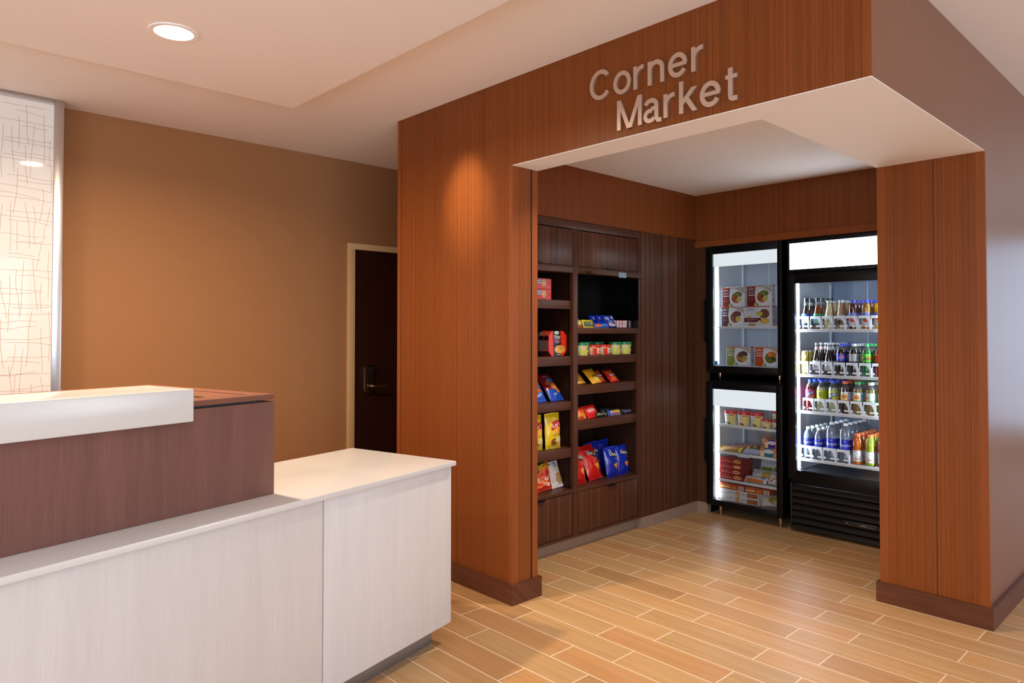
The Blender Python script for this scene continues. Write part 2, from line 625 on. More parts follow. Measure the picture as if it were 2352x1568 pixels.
for k in range(4):
    xx = .8 + 4.4 * k / 3
    p.box(max(.8, xx - .03), min(5.2, xx + .03), RYR - .08, RYR - .02, .41, 2.59, M_STEEL)
w = struct('window_3', p)
struct('pane', Part().box(.83, 5.17, RYR - .055, RYR - .045, .41, 2.59, M_GLASS), w)

# market front: pier + fascia over the opening
p = Part()
p.prism([(X0, 0), (X1, 0), (X1, ZS), (X2 - .0005, ZS), (X2 - .0005, ZC), (X0, ZC)], 'y', 0, D1, M_VENEER)
struct('wall_front', p)
# right beam, right side wall
p = Part()
p.prism([(D1, ZS), (Y3, ZS), (Y3, 0), (YB, 0), (YB, ZC), (D1, ZC)], 'x', X3, X2 - .0005, M_VENEER)
struct('wall_side', p)
# the outer faces of that wall: a flush smooth veneer skin, less striped
p = Part()
p.prism([(-0.0005, ZS), (Y3, ZS), (Y3, 0), (YB, 0), (YB, ZC), (-0.0005, ZC)], 'x', X2 - .0004, X2, grain_mat('quiet_wood_veneer', [(0.25, (0.125, 0.036, 0.012, 1)), (0.5, (0.165, 0.050, 0.017, 1)), (0.78, (0.20, 0.064, 0.022, 1))], 'z', 40, 0.3, 420, 0.5, 0.30, 0.2, 0.02, spec=.5))
struct('wall_side_skin', p)
# painted soffits under the beams
p = Part()
p.prism([(X1, 0), (X2, 0), (X2, Y3), (X3, Y3), (X3, D1), (X1, D1)], 'z', ZS - .003, ZS - .0003, M_SOFFIT)
p.box(X1, X3, D1, D1 + .004, ZS - .003, ZI, M_SOFFIT).box(X3 - .004, X3, D1, Y3, ZS - .003, ZI, M_SOFFIT)
struct('ceiling_soffit', p)
struct('ceiling_market', Part().box(XS, X3, D1 + .004, Y4, ZI, ZI + .1, M_SOFFIT))
# shelf wall: upper veneer, panel beside the cabinet, block behind
p = Part()
p.box(X0, XS, D1, Y4 + .9, 2.1835, ZC, M_VENEER)
p.box(X0, -0.97, D1, YB, 0, 2.1835, M_VENEER)
struct('wall_shelves', p)
p = Part()
p.box(-0.97, XS, 1.668, 2.02, 0.082, 2.182, M_WALNUT_V).box(-0.97, XS, 2.023, Y4 + .005, 0.082, 2.182, M_WALNUT_V)
struct('wall_panel', p)
struct('baseboard_panel', Part().box(-0.97, XS + .004, 1.668, Y4, 0, 0.081, M_PLINTH))
# back wall with the cooler alcove
OX0, OX1, OZ = -0.405, 1.03, 2.118
p = Part()
p.box(XS - .3, OX0, Y4, Y4 + .05, 0.082, OZ, M_WALNUT_S)
p.box(OX1, X3, Y4, Y4 + .05, 0, OZ, M_VENEER)
p.box(XS, X3, Y4, Y4 + .05, OZ, ZI, M_VENEER)
struct('wall_back', p)
p = Part()
p.box(OX0 - .02, OX0 - .0005, Y4 + .05, YB, 0, OZ, M_BLACK).box(OX1 + .0005, OX1 + .02, Y4 + .05, YB, 0, OZ, M_BLACK)
p.box(OX0 - .02, OX1 + .02, YB, YB + .02, 0, OZ + .02, M_BLACK).box(OX0 - .02, OX1 + .02, Y4 + .05, YB, OZ + .0005, OZ + .02, M_BLACK)
struct('wall_alcove', p)
struct('trim_1', Part().box(XS, X3, Y4 - .014, Y4, OZ, 2.166, M_VENEER_PLAIN))
struct('baseboard_back', Part().box(XS, OX0, Y4 - .001, Y4 + .05, 0, .082, M_PLINTH))

# smooth corner strips on pier, jamb, column and fascia corner
TE = .0012
struct('trim_2', Part().box(X0 - TE, X0 + .034, -TE, .03, 0.0, ZC, M_VENEER_PLAIN))
p = Part()
p.box(X1 - .03, X1 + TE, -TE, .041, 0, ZS - .004, M_VENEER_PLAIN)
struct('trim_3', p)
struct('trim_4', Part().box(X1 - .03, X1 + TE, .146, D1 + TE, 0, ZS - .004, M_VENEER_PLAIN))
struct('trim_5', Part().box(X1 - .01, X1 + .0006, .137, .146, 0, ZS - .004, M_BLACK))
struct('trim_6', Part().box(X3 - TE, X3 + .042, Y3 - TE, Y3 + .05, 0, ZS - .004, M_VENEER_PLAIN))
struct('trim_7', Part().box(1.668, X2 + TE, Y3 - TE, Y3 + .02, 0, ZS - .004, M_VENEER_PLAIN))
p = Part()
for xx in (1.4805,):
    p.box(xx - .0012, xx + .0012, Y3 - .0006, Y3 + .001, 0, ZS - .004, M_BLACK)
for xx in (-.93, -.58, -.35):
    p.box(xx - .0007, xx + .0007, -.0005, .001, 0, ZC, M_WALNUT_IN)
p.box(-1.157, -1.155, -.0005, .001, 0, ZC, M_WALNUT_IN)
struct('trim_8', p)
struct('trim_9', Part().box(X2 - .03, X2 + TE, -TE, .004, ZS, ZC, M_VENEER_PLAIN))

# wooden baseboards round pier and column
p = Part()
p.prism([(X0 - BP, -BP), (X1 + BP, -BP), (X1 + BP, D1 + BP), (X1 - .25, D1 + BP), (X1 - .25, D1 + .0005), (X1 + .0014, D1 + .0005), (X1 + .0014, -.0014), (X0 - BP, -.0014)], 'z', 0, BH, M_BASE)
struct('baseboard_pier', p)
p = Part()
p.prism([(X3 - BP, Y3 - BP), (X2 + BP, Y3 - BP), (X2 + BP, YB), (X2 + .0014, YB), (X2 + .0014, Y3 - .0014), (X3 - .0014, Y3 - .0014), (X3 - .0014, Y4), (X3 - BP, Y4)], 'z', 0, BH, M_BASE)
struct('baseboard_column', p)
struct('baseboard_left', Part().box(XW, XW + .015, RYR, .29, 0, BH, M_BASE))

# ------------------------------------------------------------------ staff door on the left wall
d = Part()
d.box(XW, XW + .03, .305, .364, 0, 2.1, M_FRAME, .002).box(XW, XW + .03, .305, 1.32, 2.1, 2.148, M_FRAME, .002).box(XW, XW + .03, 1.262, 1.32, 0, 2.1, M_FRAME, .002)
door = struct('door_1', d)
leaf = Part().box(XW + .002, XW + .012, .366, 1.26, .008, 2.098, M_DOORWOOD).build('door_leaf', door)
lk = Part()
lk.prism([(.440, .965), (.455, .952), (.485, .944), (.515, .952), (.530, .965), (.527, 1.06), (.534, 1.150), (.528, 1.163), (.45, 1.163), (.440, 1.15)], 'x', XW + .0125, XW + .045, M_BRONZE, bevel=.004)
lock = lk.build('door_lock', door)
Part().box(XW + .0455, XW + .050, .468, .528, 1.085, 1.168, M_BLACK_G, .003).build('keypad', lock)
kp = Part()
for i in range(3):
    for j in range(4):
        kp.box(XW + .0505, XW + .053, .4745 + i * .0175, .4875 + i * .0175, 1.092 + j * .0165, 1.102 + j * .0165, pm((190, 178, 165), .3, 1.0), .001)
kp.build('keypad_buttons', lock)
lv = Part()
lv.tube([(XW + .045, .487, 1.005), (XW + .085, .487, 1.005), (XW + .092, .496, 1.005), (XW + .094, .52, 1.004), (XW + .094, .615, 1.003)], .011, M_BRONZE, 10)
lv.build('lever_handle', lock)

# small ceiling sprinkler cap by the pier
tag(Part().lathe([(.035, -.012), (.04, -.004), (.04, 0.0)], 20, M_CEIL).build('sprinkler_cap', None, loc=(-1.28, .28, ZC)), 'small white sprinkler cap on the ceiling beside the wood pier', 'sprinkler')

# ------------------------------------------------------------------ visible downlight
t = thing('recessed_downlight', 'round recessed downlight glowing warm in the dropped ceiling', 'ceiling light', (LAMP_XY[0][0], LAMP_XY[0][1], ZDROP))
Part().lathe([(.078, -.0015), (.080, -.006), (.098, -.006), (.101, -.001)], 40, M_CEIL, cap=False).build('trim_ring', t)
Part().lathe([(.001, -.0045), (.0785, -.0045), (.0785, -.003), (.001, -.003)], 40, M_LENS).build('lens', t)

# ------------------------------------------------------------------ backlit panel left
PXP = -2.2233
t = thing('light_panel', 'tall glowing white panel with brown twig lines in an aluminium frame', 'decorative panel', (PXP, -1.70, 0))
Part().box(-.06, -.004, -2.2, -.014, 0.02, 2.778, M_PANEL).build('panel', t)
Part().box(-.075, .004, -.013, .036, 0, ZC - .001, M_ALU, .002).build('frame_post', t)
Part().box(-.075, .004, -2.2, -.0135, 2.7785, ZC - .001, M_ALU, .002).build('top_rail', t)
tw = Part()
def twig(pts):
    for i in range(len(pts) - 1):
        pass
    P = [Vector((-.0033, a, b)) for a, b in pts]
    # smooth with catmull
    Q = []
    for i in range(len(P) - 1):
        p0, p1, p2, p3 = P[max(i - 1, 0)], P[i], P[i + 1], P[min(i + 2, len(P) - 1)]
        for s in range(4):
            u = s / 4
            Q.append(0.5 * ((2 * p1) + (-p0 + p2) * u + (2 * p0 - 5 * p1 + 4 * p2 - p3) * u * u + (-p0 + 3 * p1 - 3 * p2 + p3) * u ** 3))
    Q.append(P[-1])
    w = .0009
    for i in range(len(Q) - 1):
        d = (Q[i + 1] - Q[i]).normalized()
        s = Vector((0, -d.z, d.y)) * w
        b = bmesh.new()
        b.faces.new([b.verts.new(v) for v in (Q[i] - s, Q[i + 1] - s, Q[i + 1] + s, Q[i] + s)])
        tw.merge(b, M_TWIG)
rr = random.Random(11)
zz = 2.74
while zz > 1.0:
    for seg in range(2):
        y0 = -.02 - seg * .30 - rr.uniform(0, .08)
        y1 = y0 - rr.uniform(.12, .28)
        if seg == 0 and rr.random() < .6:
            y0 = -.015
        sl = rr.uniform(-.015, .02)
        z0 = zz + rr.uniform(-.02, .02)
        twig([(y0, z0), ((y0 * 2 + y1) / 3, z0 + sl * .5 + rr.uniform(-.006, .006)), ((y0 + 2 * y1) / 3, z0 + sl + rr.uniform(-.006, .006)), (y1, z0 + sl)])
    zz -= rr.uniform(.028, .06)
yy = -.03
while yy > -.6:
    zt = 2.76 - rr.uniform(0, .2)
    while zt > 1.0:
        ln = rr.uniform(.16, .34)
        dx = rr.uniform(-.03, .03)
        twig([(yy, zt), (yy + dx * .3 + rr.uniform(-.008, .008), zt - ln * .33), (yy + dx * .7 + rr.uniform(-.008, .008), zt - ln * .66), (yy + dx, zt - ln)])
        zt -= ln * rr.uniform(.95, 1.7)
    yy -= rr.uniform(.026, .05)
tw.build('twig_pattern', t)

# ------------------------------------------------------------------ reception desk
TH = 0.2432
DO = Vector((.03284, -.49827, 0))
# local frame: u along the front (right end = 0), v into the desk
EU = Vector((-math.sin(TH), math.cos(TH), 0))
EV = Vector((-math.cos(TH), -math.sin(TH), 0))
desk_rot = math.atan2(EU.y, EU.x)      # local x = u, local y = v
desk = thing('reception_desk', 'whitewashed reception desk with white counter and mahogany raised section', 'desk', DO, desk_rot)
CT, CTT = .8404, .021
UL = -3.3
Part().box(UL, 0, 0, .679, CT - CTT, CT, M_SOLID, .002).build('counter_top', desk)
Part().box(UL, -.795, .022, .045, .092, CT - CTT - .001, M_WHITEWOOD, .001).build('front_panel', desk)
Part().box(-.789, -.011, .022, .045, .092, CT - CTT - .001, M_WHITEWOOD, .001).build('front_panel', desk)
Part().box(-.03, -.0095, .0455, .66, .092, CT - CTT - .001, M_WHITEWOOD, .001).build('end_panel', desk)
Part().box(UL, -.032, .046, .655, .092, CT - CTT - .001, pm((150, 105, 80), .6)).build('carcass', desk)
Part().box(UL, -.0746, .0872, .60, 0, .091, M_STEEL).build('toe_kick', desk)
RU, RV, RZ = -.9008, .1687, 1.2134
Part().box(UL, RU, RV, RV + .83, CT + .001, RZ - .0275, M_DESKWOOD, .0008).build('riser', desk)
lp = Part()
lt = .0187
lp.box(UL, RU, RV, RV + .062, RZ - lt, RZ, M_DESKLID, .001)
lp.box(UL, RU, RV + .77, RV + .83, RZ - lt, RZ, M_DESKLID, .001)
lp.box(RU - .07, RU, RV + .062, RV + .77, RZ - lt, RZ, M_DESKLID, .001)
lp.box(UL, RU - .07, RV + .062, RV + .77, RZ - lt, RZ - .003, M_DESKLID)
lid = lp.build('lid', desk)
Part().box(-1.131, -1.105, .296, .56, RZ - .003, RZ - .0022, M_BLACK).build('cable_slot', lid)
Part().box(UL, RU - .045, RV + .02, RV + .80, RZ - .0275, RZ - lt, M_BLACK).build('lid_spacer', desk)
Part().box(UL, -1.255, .128, .40, 1.1505, 1.2585, M_SOLID, .004, seg=3).build('transaction_ledge', desk)

# ------------------------------------------------------------------ sign letters
sign = thing('wall_sign', 'brushed metal letters reading Corner Market on the wood fascia', 'sign', (0, 0, 0))
LET = [('C', .4436, .5725, 2.536, 2.678), ('o', .5875, .6873, 2.5316, 2.6389), ('r', .7017, .760, 2.5335, 2.638), ('n', .7798, .8655, 2.532, 2.638), ('e', .8859, .9813, 2.531, 2.638), ('r', 1.0006, 1.0588, 2.534, 2.638),
       ('M', .6085, .747, 2.368, 2.504), ('a', .7559, .8508, 2.366, 2.474), ('r', .8618, .921, 2.3706, 2.4735), ('k', .9403, 1.0232, 2.370, 2.508), ('e', 1.0408, 1.137, 2.368, 2.4752), ('t', 1.1581, 1.2098, 2.3688, 2.5053)]
SW = .0205
def ribbon(pts, w=SW, closed=False):
    """list of quads (2d) along a centre line"""
    n = len(pts)
    P = [Vector(p) for p in pts]
    L_, R_ = [], []
    for i in range(n):
        if closed:
            d = P[(i + 1) % n] - P[i - 1]
        else:
            d = P[min(i + 1, n - 1)] - P[max(i - 1, 0)]
        d.normalize()
        nn = Vector((-d.y, d.x)) * w / 2
        L_.append(P[i] + nn)
        R_.append(P[i] - nn)
    return L_, R_
def ell(cx, cy, rx, ry, a0, a1, n=26):
    return [(cx + rx * math.cos(R(a0 + (a1 - a0) * i / n)), cy + ry * math.sin(R(a0 + (a1 - a0) * i / n))) for i in range(n + 1)]
def glyph(ch, a, b, z0, z1):
    w, h, s = b - a, z1 - z0, SW
    hs = s / 2
    cx, cy = w / 2, h / 2
    if ch == 'C':
        return [(ell(cx + .002, cy, cx - hs, cy - hs, 38, 322, 40), s, False)]
    if ch == 'o':
        return [(ell(cx, cy, cx - hs, cy - hs, 0, 360, 40)[:-1], s, True)]
    if ch == 'r':
        return [([(hs, 0), (hs, h)], s, False), ([(hs, h * .52)] + ell(w * .86, h * .52, w * .86 - hs, h * .48 - hs, 175, 82, 12), s * .95, False)]
    if ch == 'n':
        rx = (w - s) / 2
        return [([(hs, 0), (hs, h)], s, False), (ell(cx, h - hs - rx * .95, rx, rx * .95, 180, 0, 20) + [(w - hs, 0)], s, False)]
    if ch == 'e':
        return [(ell(cx, cy, cx - hs, cy - hs, 2, 328, 40), s, False), ([(hs, cy + .001), (w - hs * .4, cy + .001)], s * .85, False)]
    if ch == 'M':
        return [([(hs, 0), (hs, h)], s, False), ([(w - hs, 0), (w - hs, h)], s, False), ([(hs * 1.1, h), (cx - hs * .2, 0)], s * .98, 'v'), ([(cx + hs * .2, 0), (w - hs * 1.1, h)], s * .98, 'v')]
    if ch == 'a':
        xr = w * .80
        return [(ell(xr * .5 + .002, h * .70, xr * .5 - hs + .001, h * .30 - hs, 165, 0, 18) + [(xr - hs + .003, h * .18), (xr + .001, hs * .5), (w, hs * .45)], s, False),
                (ell(xr * .46, h * .29, xr * .46 - hs * .9, h * .29 - hs * .9, 62, 330, 26), s * .92, False), ([(xr * .55, h * .545), (xr - hs * .3, h * .60)], s * .85, False)]
    if ch == 'k':
        return [([(hs, 0), (hs, h)], s, False), ([(hs, h * .28), (w - hs * .8, h * .74)], s * .95, 'v'), ([(w * .40, h * .48), (w - hs * .6, 0)], s, 'v')]
    if ch == 't':
        x = w * .42
        return [([(x, h), (x, h * .16)] + ell(x + w * .28, h * .16, w * .28, h * .16 - hs, 180, 270, 8) + [(w, hs)], s, False), ([(0, h * .735), (w, h * .735)], s * .85, False)]
    return []
for ch, a, b_, z0, z1 in LET:
    p = Part()
    k_ = .008 / 2.56
    a, b_, z0, z1 = a + (a - 2.618) * k_, b_ + (b_ - 2.618) * k_, z0 + (z0 - 1.45) * k_, z1 + (z1 - 1.45) * k_
    for gi, (pts, w_, mode) in enumerate(glyph(ch, a, b_, z0, z1)):
        yf = -.012 - gi * .00015
        L_, R_ = ribbon(pts, w_, mode is True)
        if mode == 'v':      # diagonal with ends cut level
            (xa, ya), (xb, yb) = pts
            hw = w_ / 2 * math.hypot(xb - xa, yb - ya) / abs(yb - ya)
            L_ = [Vector((xa - hw, ya)), Vector((xb - hw, yb))]
            R_ = [Vector((xa + hw, ya)), Vector((xb + hw, yb))]
        bm2 = bmesh.new()
        n = len(L_)
        def vv(q, y):
            return bm2.verts.new((a + q.x, y, z0 + q.y))
        F = [(vv(l, yf), vv(r, yf)) for l, r in zip(L_, R_)]
        K = [(vv(l, -.0003), vv(r, -.0003)) for l, r in zip(L_, R_)]
        m_ = n if mode is True else n - 1
        for i in range(m_):
            j = (i + 1) % n
            bm2.faces.new((F[i][0], F[j][0], F[j][1], F[i][1]))
            bm2.faces.new((F[i][0], K[i][0], K[j][0], F[j][0]))
            bm2.faces.new((F[i][1], F[j][1], K[j][1], K[i][1]))
        if mode is not True:
            for i in (0, n - 1):
                bm2.faces.new((F[i][0], F[i][1], K[i][1], K[i][0]))
        bmesh.ops.recalc_face_normals(bm2, faces=list(bm2.faces))
        p.merge(bm2, M_LETTER)
    p.build('letter', sign, 30)
# ------------------------------------------------------------------ snack cabinet in the shelf wall
cab = thing('snack_cabinet', 'walnut snack cabinet with open shelves and flap doors set in the market wall', 'cabinet', (XS, .19, 0))
CY = .19                       # local y = world y - CY, local x = world x - XS
CD = .45
def cb(p, y0, y1, z0, z1, mat, x0=-.03, x1=0.0, bev=.0008):
    return p.box(x0, x1, y0 - CY, y1 - CY, z0, z1, mat, bev)
p = Part()
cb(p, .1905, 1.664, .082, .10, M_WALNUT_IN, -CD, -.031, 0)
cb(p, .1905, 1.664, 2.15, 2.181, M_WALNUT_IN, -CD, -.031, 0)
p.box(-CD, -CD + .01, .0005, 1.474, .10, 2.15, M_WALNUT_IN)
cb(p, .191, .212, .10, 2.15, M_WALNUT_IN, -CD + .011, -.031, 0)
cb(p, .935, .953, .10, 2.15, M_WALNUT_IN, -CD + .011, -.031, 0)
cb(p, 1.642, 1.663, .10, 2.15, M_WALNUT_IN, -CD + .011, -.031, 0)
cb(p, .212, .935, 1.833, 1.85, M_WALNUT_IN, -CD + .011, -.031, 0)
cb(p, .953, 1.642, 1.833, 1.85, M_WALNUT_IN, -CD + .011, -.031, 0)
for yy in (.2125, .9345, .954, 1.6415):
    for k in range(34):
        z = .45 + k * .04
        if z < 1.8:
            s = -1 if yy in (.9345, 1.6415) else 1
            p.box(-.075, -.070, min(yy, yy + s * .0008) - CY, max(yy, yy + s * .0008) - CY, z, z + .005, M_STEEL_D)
p.build('carcass', cab)
for a in ((.1905, 1.664, 2.128, 2.181), (.235, .9205, 1.834, 1.8785), (.9685, 1.6395, 1.834, 1.8785), (.1905, 1.664, .082, .0995)):
    cb(Part(), *a, M_WALNUT_H).build('rail', cab)
for a in ((.1905, .2345), (.921, .968), (1.640, 1.664)):
    cb(Part(), *a, .1, 2.1275, M_WALNUT_S).build('stile', cab)
for (a, b, z0, z1, hy0, hy1, top) in ((.239, .918, 1.8815, 2.1215, .545, .63, False), (.972, 1.637, 1.8815, 2.1215, 1.275, 1.363, False),
                                      (.239, .918, .1035, .3745, .555, .643, True), (.972, 1.637, .1035, .3745, 1.28, 1.368, True)):
    dr = cb(Part(), a, b, z0, z1, M_WALNUT_V, -.022, -.002, .001).build('flap_door', cab)
    h = Part()
    if top:
        cb(h, hy0, hy1, z1 - .006, z1 + .0015, M_BLACK, -.0015, .012, .001)
    else:
        cb(h, hy0, hy1, z0 - .0015, z0 + .006, M_BLACK, -.0015, .012, .001)
    h.build('edge_pull', dr)
for (y0, y1, zt, zb, xf) in ((.2345, .9195, 1.650, 1.593, -.016), (.2345, .9195, 1.281, 1.221, -.016), (.2345, .9195, .983, .926, -.016), (.2345, .9195, .675, .614, -.016), (.2345, .9205, .402, .380, -.001),
                             (.9685, 1.6395, 1.470, 1.430, -.001), (.972, 1.638, 1.280, 1.2225, -.016), (.972, 1.638, 1.080, 1.019, -.016), (.972, 1.638, .843, .783, -.016), (.9685, 1.6395, .401, .378, -.001)):
    p = Part()
    cb(p, y0, y1, zb, zt, M_WALNUT_H, xf - .02, xf, .001)
    cb(p, y0, y1, zt - .02, zt, M_WALNUT_H, -CD + .011, xf - .0205, 0)
    p.build('shelf', cab)
# glossy black lining and a projecting lip in the upper right opening
p = Part()
cb(p, .954, 1.6415, 1.4705, 1.8325, M_BLACK_G, -CD + .0115, -CD + .016, 0)
cb(p, .9535, .9665, 1.4705, 1.8325, M_BLACK_G, -CD + .016, -.0305, 0)
cb(p, 1.6398, 1.6415, 1.4705, 1.8325, M_BLACK_G, -CD + .016, -.0005, 0)
cb(p, .9665, 1.6395, 1.829, 1.8325, M_BLACK_G, -CD + .016, -.0305, 0)
p.build('black_lining', cab)
cb(Part(), 1.054, 1.66, 1.830, 1.852, M_WALNUT_H, .0005, .055, .001).build('projecting_lip', cab)
cb(Part(), 1.335, 1.42, 1.822, 1.858, pm((105, 130, 150), .4), .0555, .058, 0).build('tab', cab)
cb(Part(), .1905, 1.66, 0, .0815, M_PLINTH, -.07, -.053, 0).build('toe_kick', cab)

# ------------------------------------------------------------------ package builders
WHITE, OFFW = (238, 238, 236), (225, 214, 190)

def box_item(name, label, cat, w, d, h, base, front=(), right=(), top=(), left=(), loc=(0, 0, 0), rotz=0.0, group=None, chamfer=0.0, sidec=None, rot=None, rough=.35):
    """carton standing on its base, front looks along local -y"""
    p = Part()
    m = pm(base, rough)
    if chamfer:
        c = chamfer
        pts = [(-w/2 + c, 0), (w/2 - c, 0), (w/2, c), (w/2, h - c), (w/2 - c, h), (-w/2 + c, h), (-w/2, h - c), (-w/2, c)]
        p.prism(pts, 'y', -d/2, d/2, m)
    else:
        p.box(-w/2, w/2, -d/2, d/2, 0, h, m, .0012, seg=1)
    if front:
        p.decal(front, w, h, lambda x, y, o: Vector((x - w/2, -d/2 - o, y)))
    if right:
        p.decal(right, d, h, lambda x, y, o: Vector((w/2 + o, x - d/2, y)))
    if left:
        p.decal(left, d, h, lambda x, y, o: Vector((-w/2 - o, d/2 - x, y)))
    if top:
        p.decal(top, w, d, lambda x, y, o: Vector((x - w/2, y - d/2, h + o)))
    o = p.build(name)
    o.location = loc
    o.rotation_euler = rot if rot is not None else (0, 0, rotz)
    if rot is not None:
        Mr = rot.to_matrix()
        o.location.z -= min((Mr @ v.co).z for v in o.data.vertices)
    return tag(o, label, cat, group)

def bag_item(name, label, cat, w, h, t, base, gfx=(), loc=(0, 0, 0), rotz=0.0, lean=0.0, roll=0.0, group=None, seed=0, wrinkle=.004, back=None, seam=.05, puff=.55, coat=.6, taper=0.0):
    """pillow bag: two bulging skins pinched at the crimped ends; front looks along local -y"""
    nx, nz = 18, 26
    rs = random.Random(seed)
    ox, oz = rs.uniform(0, 50), rs.uniform(0, 50)
    def prof(u, v):
        a = max(0.0, math.sin(PI * min(max(u, 0), 1))) ** puff
        vv = min(max((v - seam) / (1 - 2 * seam), 0), 1)
        b = max(0.0, math.sin(PI * vv)) ** .5
        return a * b
    def surf(x, y, off, side=-1):
        u, v = x / w, y / h
        k = prof(u, v)
        wr = noise.noise(Vector((u * 5 + ox, v * 5 + oz, side))) * wrinkle * k + noise.noise(Vector((u * 12 + ox, v * 3, side * 3))) * wrinkle * .6
        # corner pinch: sides draw in where the bag is full
        xx = (u - .5) * w * (1 - .07 * k - taper * v)
        if v < seam or v > 1 - seam:
            wr += .0012 * math.sin(u * 60)
        return Vector((xx, side * (t / 2 * k + .0006) + side * wr * .5 + side * off, y + noise.noise(Vector((u * 3, ox, v))) * wrinkle * .5))
    p = Part()
    m = pm(base, .28, 0.0, coat)
    mb = pm(back, .3, 0, coat) if back else m
    for side, mm in ((-1, m), (1, mb)):
        b = bmesh.new()
        g = [[b.verts.new(surf(w * i / nx, h * j / nz, 0, side)) for i in range(nx + 1)] for j in range(nz + 1)]
        for j in range(nz):
            for i in range(nx):
                f = (g[j][i], g[j][i + 1], g[j + 1][i + 1], g[j + 1][i])
                b.faces.new(f if side == -1 else tuple(reversed(f)))
        p.merge(b, mm)
    if gfx:
        p.decal(gfx, w, h, lambda x, y, o: surf(x, y, o + .0009), step=w / nx * .7, dz=.00028)
    o = p.build(name, sharp=60)
    M = Matrix.Rotation(rotz, 4, 'Z') @ Matrix.Rotation(-lean, 4, 'X') @ Matrix.Rotation(roll, 4, 'Y')
    o.rotation_euler = M.to_euler()
    lo = min((M @ v.co).z for v in o.data.vertices)
    o.location = (loc[0], loc[1], loc[2] - lo)
    return tag(o, label, cat, group)

def tub_item(name, label, cat, r0, r1, h, body, lidc, gfx=(), loc=(0, 0, 0), rotz=0.0, group=None, lidh=.014, span=1.9, squash=1.0, lidr=None):
    """round tapering tub with a rimmed lid"""
    t = thing(name, label, cat, loc, rotz, group)
    p = Part()
    p.lathe([(r0 * .93, 0), (r0, .004), (r1, h - lidh), (r1 * .98, h - lidh * .6)], 28, pm(body, .4), squash=squash)
    if gfx:
        Wd = span * (r0 + r1) / 2
        def mp(x, y, o):
            a = -PI / 2 + (x / Wd - .5) * span
            rr = r0 + (r1 - r0) * min(1, max(0, y - .004) / (h - lidh - .004)) + .0003 + o
            return Vector((rr * math.cos(a), squash * rr * math.sin(a), y))
        p.decal(gfx, Wd, h, mp, step=.006)
    p.build('tub', t)
    lr = lidr or r1 * 1.05
    Part().lathe([(lr, h - lidh), (lr * 1.01, h - .003), (lr * .97, h), (lr * .9, h), (lr * .88, h - .002), (.001, h - .002)], 28, pm(lidc, .35, 0, .3), squash=squash).build('lid', t)
    return t

RS = PI / 2          # items on the shelf wall face +x

# ---- left bay, top shelf: cracker cartons
CR = (214, 30, 24)
crf = [('r', 0, .0, 1, .10, (170, 16, 14)), ('p', [(.2, .36), (.46, .42), (.56, .62), (.50, .94), (.2, .97)], (60, 62, 120)), ('t', 'Nutter', .40, .80, .17, .28, 4, WHITE), ('t', 'Butter', .41, .59, .17, .28, 4, WHITE),
       ('e', .665, .58, .115, .36, (196, 140, 92)), ('e', .665, .58, .085, .28, (214, 160, 108)), ('r', .645, .32, .655, .85, (186, 130, 84)), ('r', .685, .32, .695, .85, (186, 130, 84)),
       ('p', [(.82, .86), (.88, .78), (.95, .70), (.93, .88)], (222, 110, 56)), ('r', .79, .22, .96, .27, (232, 120, 96)), ('r', .76, .11, .96, .15, (232, 120, 96)), ('r', .82, .30, .96, .33, (226, 100, 80))]
for i, z in enumerate((1.6502, 1.7222)):
    box_item('cracker_box', ('upper' if i else 'lower') + ' of two stacked red cracker cartons on the top left cabinet shelf', 'box of crackers', .212, .12, .071, CR, crf, loc=(-.655, .706, z), rotz=RS, group='red cracker cartons')
# ---- second shelf: noodle kit cartons
thf = [('p', [(.28, 0), (.72, 0), (.66, 1), (.22, 1)], (22, 18, 20)), ('e', .45, .93, .14, .07, (196, 200, 205)), ('t', 'THAI', .46, .76, .12, .34, 0, WHITE), ('t', 'KITCHEN', .47, .67, .035, .26, 0, (205, 200, 210)),
       ('r', .27, .565, .70, .625, (150, 36, 120)), ('t', 'NOODLE', .48, .595, .035, .24, 0, (235, 200, 225)), ('t', 'ORIGINAL', .49, .53, .03, .26, 0, (215, 205, 215)),
       ('e', .62, .27, .30, .17, (224, 160, 84)), ('e', .56, .25, .18, .10, (236, 186, 112)), ('e', .72, .31, .12, .07, (206, 150, 66)), ('e', .62, .20, .14, .07, (240, 178, 96)), ('r', .46, .04, .68, .07, (205, 205, 205))]
thl = [('r', .05, .08, .95, .20, (30, 28, 28)), ('r', .06, .22, .94, .62, (120, 108, 108)), ('r', .0, .63, 1, .80, (24, 18, 18)), ('r', .1, .84, .9, .95, (150, 130, 105))]
for i, (y, x, lab) in enumerate(((.846, -.592, 'front one of the red and black noodle kit cartons, dish of noodles facing out'), (.846, -.6375, 'second of the red and black noodle kit cartons, mostly behind the front one'), (.838, -.683, 'rearmost noodle kit carton, dark edge showing left of the other two'))):
    box_item('noodle_kit_box', lab, 'box of noodles', .172, .042, .167, (228, 52, 24) if i < 2 else (40, 34, 36), thf, left=thl, loc=(x, y, 1.2812), rotz=RS, group='noodle kit cartons', chamfer=.032)
